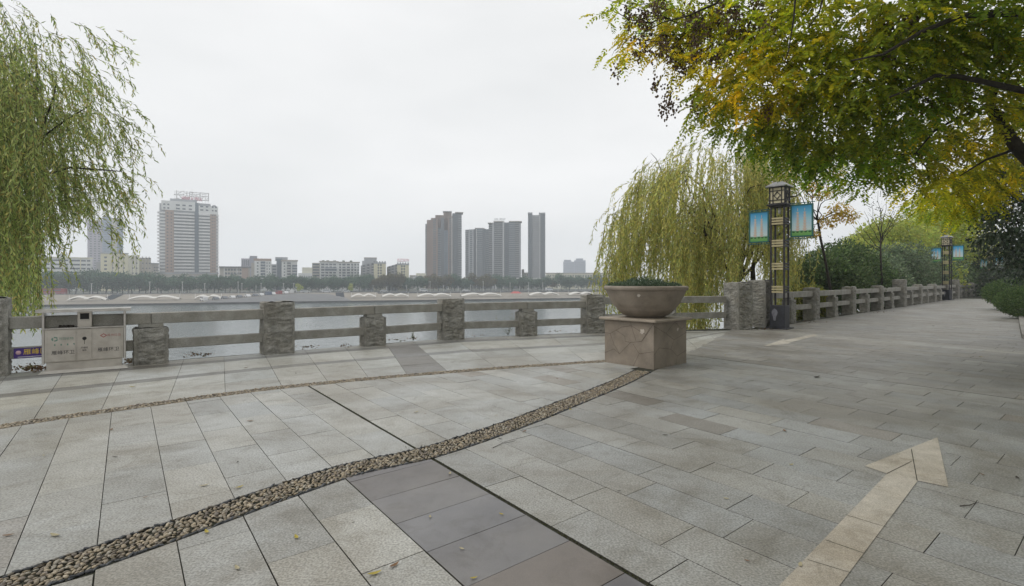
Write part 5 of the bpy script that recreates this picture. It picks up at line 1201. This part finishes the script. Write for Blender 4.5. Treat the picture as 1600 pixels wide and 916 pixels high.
B.box('wall', 852, 975, 427.5, cream); B.box('roof', 851, 976, 426.3, taupe, -.3, 14.6, 427.7); B.grid(854, 973, 429, 442, 30, 3, .5, .5, 0); B.done()
B = Bld('apartment_block', 'faint hazy blue twin-topped block far away above the long low cream block', 880, 915, 404, 800, 30, short=None)
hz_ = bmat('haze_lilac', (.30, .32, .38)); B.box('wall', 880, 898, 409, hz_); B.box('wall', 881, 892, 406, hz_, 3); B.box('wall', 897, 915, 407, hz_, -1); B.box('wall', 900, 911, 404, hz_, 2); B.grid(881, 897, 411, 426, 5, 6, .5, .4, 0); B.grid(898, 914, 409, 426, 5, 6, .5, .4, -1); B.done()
# elevated white parapet in front of the towers
q = empty('podium_deck', (px2x(775, 395), 395, -5.8), 0, 'thin white elevated deck in front of the foot of the grey high-rises', 'deck')
MB().box((0, 0, EYE+5.8-(435.5-HZ)/F_PX*395), (78, 6, .7)).build('slab', SLABW, q)
for k in range(7): MB().box((-36+k*12, 0, 3.8), (.6, .6, 7.6)).build('column', SLABW, q)

# ---- far trees
def landmark(u):
    best = min(LAND, key=lambda L_: 0 if L_[0] <= u <= L_[1] else min(abs(u-L_[0]), abs(u-L_[1]))); return best[2]
ORD = ['leftmost', 'second from the left', 'third from the left', 'fourth from the left', 'fifth from the left', 'sixth from the left', 'seventh from the left', 'eighth from the left', 'ninth from the left', 'tenth from the left', 'eleventh from the left', 'twelfth from the left', 'thirteenth from the left', 'fourteenth from the left', 'fifteenth from the left']
def label_set(items, noun, where):           # items: (u, obj)
    g = {}
    for u, o in sorted(items, key=lambda x: x[0]): g.setdefault(landmark(u), []).append(o)
    for lm_, L_ in g.items():
        for k, o in enumerate(L_): o['label'] = (f'{ORD[k]} of the {noun} {where} {lm_}' if len(L_) > 1 else f'only one of the {noun} {where} {lm_}')
protos = []
FG = [(.10, .18, .115), (.07, .14, .095), (.14, .21, .12)]; FO = [(.16, .14, .06), (.12, .11, .05), (.19, .16, .07)]
for k in range(6):
    random.seed(90+k); cl = [(Vector((random.gauss(0, 1.9), random.gauss(0, 1.5), 5.2+random.gauss(0, 1.4))), (2.3, 2.0, 1.9), 150, (random.uniform(.8, 1.2),)*3) for _ in range(10)]
    protos.append(clump_tree('quay_tree', 'x', (0, 0, 0), cl, FG if k < 4 else FO, [3, 3, 2], 0, .75, .5, .22, seed=95+k, droop=.1))
used = set(); its = []
def road_n(u, n):                            # point on the far bank at photo column u and bank offset n
    k = (u-800)/F_PX; # solve bank(t,n).x = k*bank(t,n).y
    c = BO+BN*n; t_ = (k*c.y-c.x)/(BU.x-k*BU.y); return bank(t_, n)
random.seed(100); u = -25
while u < 985:
    for row in (0, 1):
        uu = u+random.uniform(-3, 3)+(9 if row else 0); p = road_n(uu, (77 if row == 0 else 84)+random.uniform(-1, 2))
        yellowish = (585 < uu < 625) or (665 < uu < 700) or (735 < uu < 770) or (random.random() < .08 and uu > 560)
        k = random.choice((4, 5)) if yellowish else random.choice((0, 1, 2, 3))
        if k in used: o = copy_tree(protos[k])
        else: o = protos[k]; used.add(k)
        s = random.uniform(.85, 1.2)*(1.12 if uu < 250 else .98)
        o.location = (p.x, p.y, -5.8); o.scale = (s, s, s*random.uniform(.95, 1.14)); o.rotation_euler = (0, 0, random.uniform(0, 6.28)); o['group'] = 'trees lining the far quay'
        its.append((uu, o, row, yellowish))
    u += 18
for k in range(6):
    if k not in used: bpy.data.objects.remove(protos[k])
label_set([(a, o) for a, o, r_, y_ in its if r_ == 0], 'front-row far quay trees', 'below')
label_set([(a, o) for a, o, r_, y_ in its if r_ == 1], 'back-row far quay trees', 'below')
# ---- lamp poles along the quay
its = []; pr0 = None
for u in (143, 234, 372, 378, 400, 408, 443, 459, 583, 604, 635, 650, 672, 693, 716, 735, 755, 774, 797, 812, 826, 848, 872, 900, 925, 60, 285, 320, 655):
    p = road_n(u, 60.5)
    if pr0 is None:
        pr0 = empty('quay_lamp', (0, 0, 0), 0, 'x', 'lamp post', 'lamp poles along the far quay'); MB().tube([(0, 0, 0), (0, 0, 5.4)], [.14, .09], 6).build('pole', SLABW, pr0); MB().box((0, 0, 5.4), (.9, .35, .18)).build('lamp_head', SLABW, pr0); o = pr0
    else: o = copy_tree(pr0)
    o.location = (p.x, p.y, -5.85); o.scale = (1, 1, random.choice((.6, .75, 1., 1.15))); its.append((u, o))
label_set(its, 'white quay lamps', 'in front of')
# ---- quay railing
a_, b_ = road_n(-40, 59.4), road_n(970, 59.4); d = b_-a_
qr = empty('quay_railing', (a_.x, a_.y, -5.6), math.atan2(d.y, d.x), 'pale bluish railing running along the whole far quay edge', 'railing')
RW = M('railing_pale', (.36, .42, .46), (.3, .35, .4), rough=.6)
for z in (.45, .95): MB().box((d.length/2, 0, z), (d.length, .08, .07)).build('rail', RW, qr)
po = None
for k in range(95):
    if po is None: o = MB().box((0, 0, .5), (.14, .14, 1.0)).build('post', RW, qr); po = o
    else: o = po.copy(); COL.objects.link(o)
    o.location = (d.length*(k+.5)/95, 0, 0)
# overhanging road edge on the right half
mb = MB()
a1 = road_n(590, 57.0); b1 = road_n(970, 57.0); dd = b1-a1; c1 = (a1+b1)/2
mb.box((c1.x, c1.y, -5.95), (dd.length, 5.0, .55), math.atan2(dd.y, dd.x)); 
for k in range(22):
    q = a1.lerp(b1, (k+.5)/22); mb.box((q.x, q.y, -7.0), (.5, .5, 1.9), math.atan2(dd.y, dd.x))
mb.build('road_deck', M('far_deck', (.13, .14, .15), (.1, .11, .12), rough=.9), kind='structure')
# ---- tensile canopies
MEM = M('membrane_white', (.68, .66, .61), (.6, .58, .54), rough=.6); its = []
for (u0, u1, n) in ((108, 168, 30), (202, 281, 30), (305, 346, 33), (549, 587, 30), (597, 638, 30), (652, 704, 28), (720, 782, 28), (800, 812, 30), (826, 872, 30), (888, 926, 30)):
    p0, p1 = road_n(u0, n), road_n(u1, n); L_ = (p1-p0).length; dd = p1-p0; c = (p0+p1)/2
    red = u0 == 800
    if red: continue
    r = empty('canopy', (c.x, c.y, -7.95), math.atan2(dd.y, dd.x), 'x', 'canopy', 'wing-shaped canopies on the far terrace')
    mb = MB(); vs = []; N_ = 24
    for i in range(N_+1):
        s = -1+2*i/N_; k = abs(s); zt = .8+1.3*math.sin(math.pi*min(1, k*1.0)**.8)*(1-.15*k)+.5*(k < .02)
        for y, dz, th in ((-2.4, -.25, 0), (0, .35, 0), (2.4, -.25, 0)): vs.append((s*L_/2, y, zt+dz))
    for i in range(N_+1):
        for j in range(3): v_ = vs[i*3+j]; vs.append((v_[0], v_[1], v_[2]-.22))
    fs = []; o_ = (N_+1)*3
    for i in range(N_):
        for j in range(2):
            a = i*3+j; fs.append((a, a+3, a+4, a+1)); fs.append((o_+a, o_+a+1, o_+a+4, o_+a+3))
        fs.append((i*3, o_+i*3, o_+i*3+3, i*3+3)); fs.append((i*3+2, i*3+5, o_+i*3+5, o_+i*3+2))
    mb.add(vs, fs); mb.build('membrane', MEM, r)
    for s in (-.5, 0, .5): MB().tube([(s*L_, 0, 0), (s*L_, 0, 1.1 if s == 0 else 2.9)], .1, 5).build('mast', SLABW, r)
    its.append(((u0+u1)/2, r))
label_set(its, 'white wing-shaped waterside canopies', 'below')
# red banner tent and red vehicle
p = road_n(806, 33); r = empty('market_tent', (p.x, p.y, -7.95), R(15), 'small red and white tent on the far terrace between two white canopies', 'tent')
mb = MB(); mb.add([(-3, -1.6, 1.6), (3, -1.6, 1.6), (3, 1.6, 1.6), (-3, 1.6, 1.6), (-1.5, 0, 2.7), (1.5, 0, 2.7)], [(0, 1, 5, 4), (2, 3, 4, 5), (1, 2, 5), (3, 0, 4), (0, 3, 2, 1)]); mb.build('roof', M('tent_red', (.55, .10, .09), (.45, .1, .09), rough=.7), r)
for x in (-2.9, 2.9):
    for y in (-1.5, 1.5): MB().tube([(x, y, 0), (x, y, 1.6)], .06, 5).build('pole', SLABW, r)
# ---- ramp with parked vehicles
ra, rb = Vector((px2x(318, 232), 232)), Vector((px2x(470, 292), 292)); rd = (rb-ra); rl = rd.length; rn = Vector((-rd.y, rd.x)).normalized()
rm = MB(); w_ = 9; vs = []
for s, z in ((0, -8.2), (1, -5.9)):
    for o_ in (0, w_):
        q = ra+rd*s+rn*o_; vs += [(q.x, q.y, z), (q.x, q.y, -9.2)]
rm.add(vs, [(0, 4, 6, 2), (0, 1, 5, 4), (2, 6, 7, 3), (4, 5, 7, 6)])
q2 = Vector((px2x(505, 300), 300)); q3 = Vector((px2x(540, 296), 296)); b1 = rb+rn*w_
rm.add([(rb.x, rb.y, -5.9), (q2.x, q2.y, -5.9), (q2.x, q2.y+10, -5.9), (b1.x, b1.y+8, -5.9), (rb.x, rb.y, -9.2), (q3.x, q3.y, -8.6), (q3.x, q3.y+10, -8.6)], [(0, 1, 2, 3), (0, 4, 5, 1), (1, 5, 6, 2)])
s0, s1, s2_ = road_n(312, .5), road_n(470, .5), road_n(548, .5)
rm.add([(ra.x, ra.y-.1, -8.19), (rb.x, rb.y-.1, -5.92), (q2.x, q2.y-.1, -5.92), (q3.x, q3.y, -8.1), (s0.x, s0.y, -8.18), (s1.x, s1.y, -8.15), (s2_.x, s2_.y, -8.15)], [(4, 5, 1, 0), (5, 6, 2, 1), (6, 3, 2)])
rm.build('boat_ramp', M('ramp_concrete', (.20, .20, .20), (.14, .14, .145), scale=.3, rough=.9), kind='structure')
mb = MB()
q = ra; mb.add([(ra.x, ra.y-.05, -8.2), (rb.x, rb.y-.05, -5.9), (rb.x, rb.y-.05, -5.5), (ra.x, ra.y-.05, -7.8)], [(0, 1, 2, 3)]); mb.add([(ra.x+rn.x*.4, ra.y+rn.y*.4, -7.8), (ra.x, ra.y-.05, -7.8), (rb.x, rb.y-.05, -5.5), (rb.x+rn.x*.4, rb.y+rn.y*.4, -5.5)], [(0, 1, 2, 3)])
mb.build('ramp_kerb', MATS['far_coping'], kind='structure')
def vehicle(kind, colr, nm):
    L_, W_, H_ = {'car': (4.4, 1.8, 1.45), 'van': (4.8, 1.9, 2.0), 'bus': (10, 2.5, 3.0)}[kind]
    r = empty(nm, (0, 0, 0), 0); mt = M('vehicle_'+colr[0], colr[1], tuple(x*.9 for x in colr[1]), rough=.35)
    pr_ = {'car': [(-.5, .2), (.5, .2), (.5, .5), (.32, .56), (.18, .95), (-.22, 1.), (-.42, .6), (-.5, .55)], 'van': [(-.5, .15), (.5, .15), (.5, .45), (.40, .55), (.28, .97), (-.46, 1.), (-.5, .9)], 'bus': [(-.5, .12), (.5, .12), (.5, .9), (.47, 1.), (-.48, 1.), (-.5, .95)]}[kind]
    n = len(pr_); vs = [(x*L_, -W_/2, z*H_) for x, z in pr_]+[(x*L_, W_/2, z*H_) for x, z in pr_]
    mb = MB(); mb.add(vs, [tuple(range(n)), tuple(range(2*n-1, n-1, -1))]+[(i, n+i, n+(i+1) % n, (i+1) % n) for i in range(n)]); bo = mb.build('body', mt, r)
    for s in (-1, 1): MB().box((-.03*L_, s*W_/2, .74*H_), (L_*(.4 if kind == 'car' else .72), .06, H_*.2)).build('side_window', GLASSD, r)
    for x in (-.32, .32):
        for s in (-1, 1): MB().tube([(x*L_, s*W_*.42, .33), (x*L_, s*W_*.52, .33)], .33, 10).build('wheel', IRON, r)
    return r
VC = [('white', (.7, .7, .7)), ('grey', (.15, .16, .18)), ('red', (.30, .05, .05)), ('blue', (.10, .13, .2))]; its = []; made = {}
seq = [(.06, 'van', 0), (.16, 'car', 1), (.24, 'car', 1), (.31, 'car', 0), (.38, 'car', 1), (.46, 'car', 0), (.54, 'car', 1), (.60, 'car', 0), (.68, 'van', 3), (.73, 'car', 0), (.80, 'van', 2), (.88, 'car', 0), (.94, 'van', 0)]
ORDC = ['first', 'second', 'third', 'fourth', 'fifth', 'sixth', 'seventh', 'eighth', 'ninth', 'tenth', 'eleventh', 'twelfth', 'thirteenth']
for i, (s, k, c) in enumerate(seq):
    if (k, c) in made: o = copy_tree(made[(k, c)])
    else: o = made[(k, c)] = vehicle(k, VC[c], 'parked_'+k)
    q = ra+rd*s+rn*4; o.location = (q.x, q.y, -8.18+2.3*s); o.rotation_euler = (0, -math.atan(2.3/rl), math.atan2(rd.y, rd.x)+R(65))
    tag(o, f'{VC[c][0]} {k} on the far ramp, {ORDC[i]} vehicle from its lower end', k, 'vehicles parked on the far ramp')
for u, n, k, c, lb in ((84, 64, 'bus', 2, 'long red bus on the far quay road below the long low white block'), (470, 66, 'van', 0, 'white van at the top of the far ramp'), (478, 62, 'car', 0, 'white car at the top of the far ramp beside the white van'), (510, 65, 'van', 0, 'white van on the far road left of the long balcony block trees'), (540, 66, 'car', 0, 'white car on the far road below the long balcony block'), (600, 68, 'car', 0, 'white car on the far road below the left cream gable'), (662, 68, 'van', 0, 'white van on the far road below the brown stepped towers'), (728, 68, 'car', 0, 'white car on the far road left of the lower grey tower'), (858, 68, 'van', 0, 'white van on the far road right of the slim grey tower')):
    if (k, c) in made: o = copy_tree(made[(k, c)])
    else: o = made[(k, c)] = vehicle(k, VC[c], 'parked_'+k)
    p = road_n(u, n); o.location = (p.x, p.y, -5.84); o.rotation_euler = (0, 0, math.atan2(BU.y, BU.x)); tag(o, lb, k, 'vehicles on the far quay road')
# young yellow trees at the ramp top
for u, lb in ((468, 'small yellow-green tree standing alone at the top of the ramp'), (549, 'small bright yellow tree on the quay below the long balcony block')):
    p = road_n(u, 60); cl = [(Vector((p.x+random.gauss(0, .6), p.y, -3.0+random.gauss(0, .9))), (1.0, 1.0, 1.1), 110, (1, 1, 1)) for _ in range(5)]
    clump_tree('young_tree', lb, (p.x, p.y, -5.8), cl, YG, [3, 3, 2], 0, .5, .3, .1, seed=int(u), droop=.1)
# stairs in the embankment
for u, lb in ((176, 'dark stairway cut into the far embankment between two white canopies'), (531, 'dark stairway in the far embankment below the long balcony block')):
    p = road_n(u, 50.5); mb = MB()
    for k in range(10): mb.box((0, -6.6+k*1.45, -7.75+k*.2-.55), (4.2, 1.44, 1.6))
    o = mb.build('stairway', M('stair_dark', (.10, .11, .13), (.08, .09, .1), rough=.9)); o.location = (p.x, p.y, 0); o.rotation_euler = (0, 0, math.atan2(BU.y, BU.x)); tag(o, lb, 'stairs')

# ================================================================== SMALL THINGS ON THE GROUND
random.seed(200); rng = np.random.default_rng(200)
FLM = {k: M('fallen_'+k, c, tuple(x*.6 for x in c), scale=25, rough=.7) for k, c in (('yellow', (.50, .40, .07)), ('brown', (.24, .13, .06)), ('pale', (.50, .44, .28)), ('dark', (.06, .05, .04)))}
def dead_leaf(kind, u, v, L_, rz, label, curl=.3, group=None):
    p = G(u, v); mb = MB(); vs = []; N_ = 6
    for i in range(N_+1):
        s = i/N_; w = L_*.17*math.sin(math.pi*min(.98, s+.02))**.8+.001; x = (s-.5)*L_; z = .004+abs(s-.5)**2*L_*curl*1.6
        vs += [(x, -w, z+w*curl), (x, 0, z), (x, w, z+w*curl*.7)]
    mb.add(vs, [f for i in range(N_) for f in ((i*3, i*3+3, i*3+4, i*3+1), (i*3+1, i*3+4, i*3+5, i*3+2))], None, True)
    o = mb.build('fallen_leaf', FLM[kind]); o.location = (p.x, p.y, .002); o.rotation_euler = (0, 0, rz); return tag(o, label, 'leaf', group or 'fallen leaves on the paving')
NL = [('yellow', 585, 898, .075, .5, 'bright yellow leaf on the grey slab left of the slate band near the bottom edge'), ('pale', 703, 741, .05, 1.6, 'pale curled leaf on the joint between the first two slate slabs'), ('brown', 391, 659, .08, .2, 'brown leaf on the pale slabs above the wide pebble strip'),
      ('yellow', 463, 841, .06, 2.2, 'thin yellow-green leaf on the slab below the wide pebble strip'), ('pale', 319, 760, .07, .6, 'buff leaf on the slabs left of the wide pebble strip'), ('pale', 86, 838, .08, -.3, 'pale leaf on the slab above the pebble strip at the lower left'), ('brown', 13, 838, .06, .4, 'small brown leaf at the left edge above the pebble strip'),
      ('yellow', 1236, 727, .045, .1, 'small yellow leaf on the paving left of the big arrow'), ('yellow', 1532, 558, .09, .2, 'yellow leaf on the shaded path near the right edge'), ('dark', 1276, 590, .16, .5, 'dark twisted leaf near the long joint right of the planter'), ('pale', 650, 645, .08, .9, 'small pale leaf between the two pebble strips'),
      ('dark', 180, 715, .05, .1, 'tiny dark seed husk on the left slabs'), ('pale', 775, 650, .05, .3, 'tiny yellowish leaf just above the wide pebble strip'), ('yellow', 207, 605, .10, .2, 'yellow leaf on the slabs in front of the litter bin'), ('brown', 385, 575, .09, .8, 'brown leaf near the foot of the tall post right of the bin'),
      ('dark', 1458, 510, .12, .3, 'dark leaf lying in the middle of the promenade'), ('yellow', 740, 905, .04, .3, 'tiny yellow leaf at the bottom edge on the slate band'), ('dark', 552, 858-40, .02, .3, 'tiny black speck of a seed on the slab left of the slate band')]
for k, u, v, L_, rz, lb in NL: dead_leaf(k, u, v, L_, rz, lb)
mb = MB()
for k in range(34):
    for _ in range(40):
        u, v = random.uniform(20, 1590), random.uniform(500, 890); p = G(u, v)
        if seg_side(BOUND, Vector(p[:2]))[0] < -.3: break
    dead_leaf(random.choice(('brown', 'dark', 'yellow', 'pale')), u, v, random.uniform(.03, .07), random.uniform(0, 6), 'tiny leaf scrap scattered on the paving', group='tiny leaf scraps')
# twig by the arrow and stick on slabs
def stick(pts, r_, lb):
    P_ = [G(u, v)+Vector((0, 0, .006+z)) for u, v, z in pts]; return tag(MB().tube(P_, list(np.linspace(r_, r_*.5, len(P_))), 5).build('twig', BARK), lb, 'twig')
stick([(1500, 792, 0), (1515, 791.5, .003), (1524, 788, .003), (1527, 784, .005)], .004, 'curved dark twig on the paving right of the big arrow head')
stick([(770, 701, 0), (785, 694, .002), (800, 692, .004), (806, 690, .005)], .003, 'thin twig on the slabs just below the wide pebble strip')
# leaf litter at the fence foot
P, C_ = [], []
def litter(cu, cv, su, sv, n, back=0.):
    for _ in range(n):
        q = G(cu+random.gauss(0, su), cv+random.gauss(0, sv)); P.append((q.x-.0, q.y+back, random.uniform(.005, .05)))
for (u, v, su, sv, n) in ((55, 578, 14, 2.2, 260), (208, 566, 7, 2, 150), (308, 556, 12, 1.2, 70), (478, 544, 12, 1., 50), (540, 541, 6, .8, 25), (620, 532, 8, .8, 25), (648, 530.5, 5, .8, 25), (730, 526, 20, .8, 30), (870, 519, 20, .6, 25), (1090, 514, 20, .5, 30), (1180, 515.5, 25, .6, 40), (1262, 504, 12, .8, 40), (1350, 489, 25, .8, 40)): litter(u, v, su, sv, n)
P = np.array(P); n = len(P)
o = quads('leaf_litter', leafquads(P, rng.normal(size=(n, 3))*[1, 1, .35], rng.uniform(.03, .085, n), rng.uniform(.015, .04, n)), pick([(.16, .09, .045), (.09, .06, .035), (.26, .18, .09), (.12, .12, .05)], [4, 3, 2, 1], n), LEAF)
tag(o, 'brown dead leaves drifted along the foot of the plaza balustrade', 'leaf litter', kind='stuff')
# weeds at the quay edge
for k, (u, v, s, lb) in enumerate(((572, 541, .12, 'tiny green weed on the quay edge right of the short post'), (646, 532, .12, 'tiny green weed at the end of the dark band near the balustrade'), (828, 515, .3, 'thin leafy weed growing behind the low post left of the planter'), (800, 520, .45, 'tall thin weed with sparse leaves rising between the rails left of the planter'))):
    b = G(u, v)+(Vector((-.12, .28, 0)) if k > 1 else Vector((0, 0, 0))); r = empty('weed', b, 0, lb, 'weed'); st = MB(); LPs = []
    for _ in range(6 if k < 2 else 9):
        e = Vector((random.gauss(0, s*.5), random.gauss(0, s*.3), s*random.uniform(.5, 1.6))); pts = curve_pts((0, 0, -.1 if k > 1 else 0), e, 0, 4, s*.04); st.tube(pts, .003, 4)
        for q in pts[1:]: LPs += [np.array(q[:])+rng.normal(0, s*.06, 3) for _ in range(5)]
    st.build('stem', TWIG, r); P = np.array(LPs); quads('foliage', leafquads(P, rng.normal(size=P.shape)+[0, 0, .4], .035, .012), pick([(.12, .16, .05), (.2, .2, .08)], [2, 1], len(P)), LEAF, r)

# ================================================================== HAZE
hz = MB().box((50, 455, 33), (1500, 1060, 89)).build('haze', None, None, kind='stuff')
hm = bpy.data.materials.new('haze_air'); hm.use_nodes = True; t = hm.node_tree; t.nodes.clear()
vo = node(t, 'ShaderNodeVolumePrincipled'); vo.inputs['Color'].default_value = (.88, .93, .98, 1); vo.inputs['Density'].default_value = .00078; vo.inputs['Anisotropy'].default_value = .2
oo = node(t, 'ShaderNodeOutputMaterial'); t.links.new(vo.outputs[0], oo.inputs['Volume']); hz.data.materials.append(hm)
tag(hz, 'pale grey haze over the river and the far bank', 'haze')
bpy.context.view_layer.update()

for o in bpy.data.objects:
    if 'label' in o and not 4 <= len(o['label'].split()) <= 16: print('LABEL', len(o['label'].split()), o.name, o['label'])
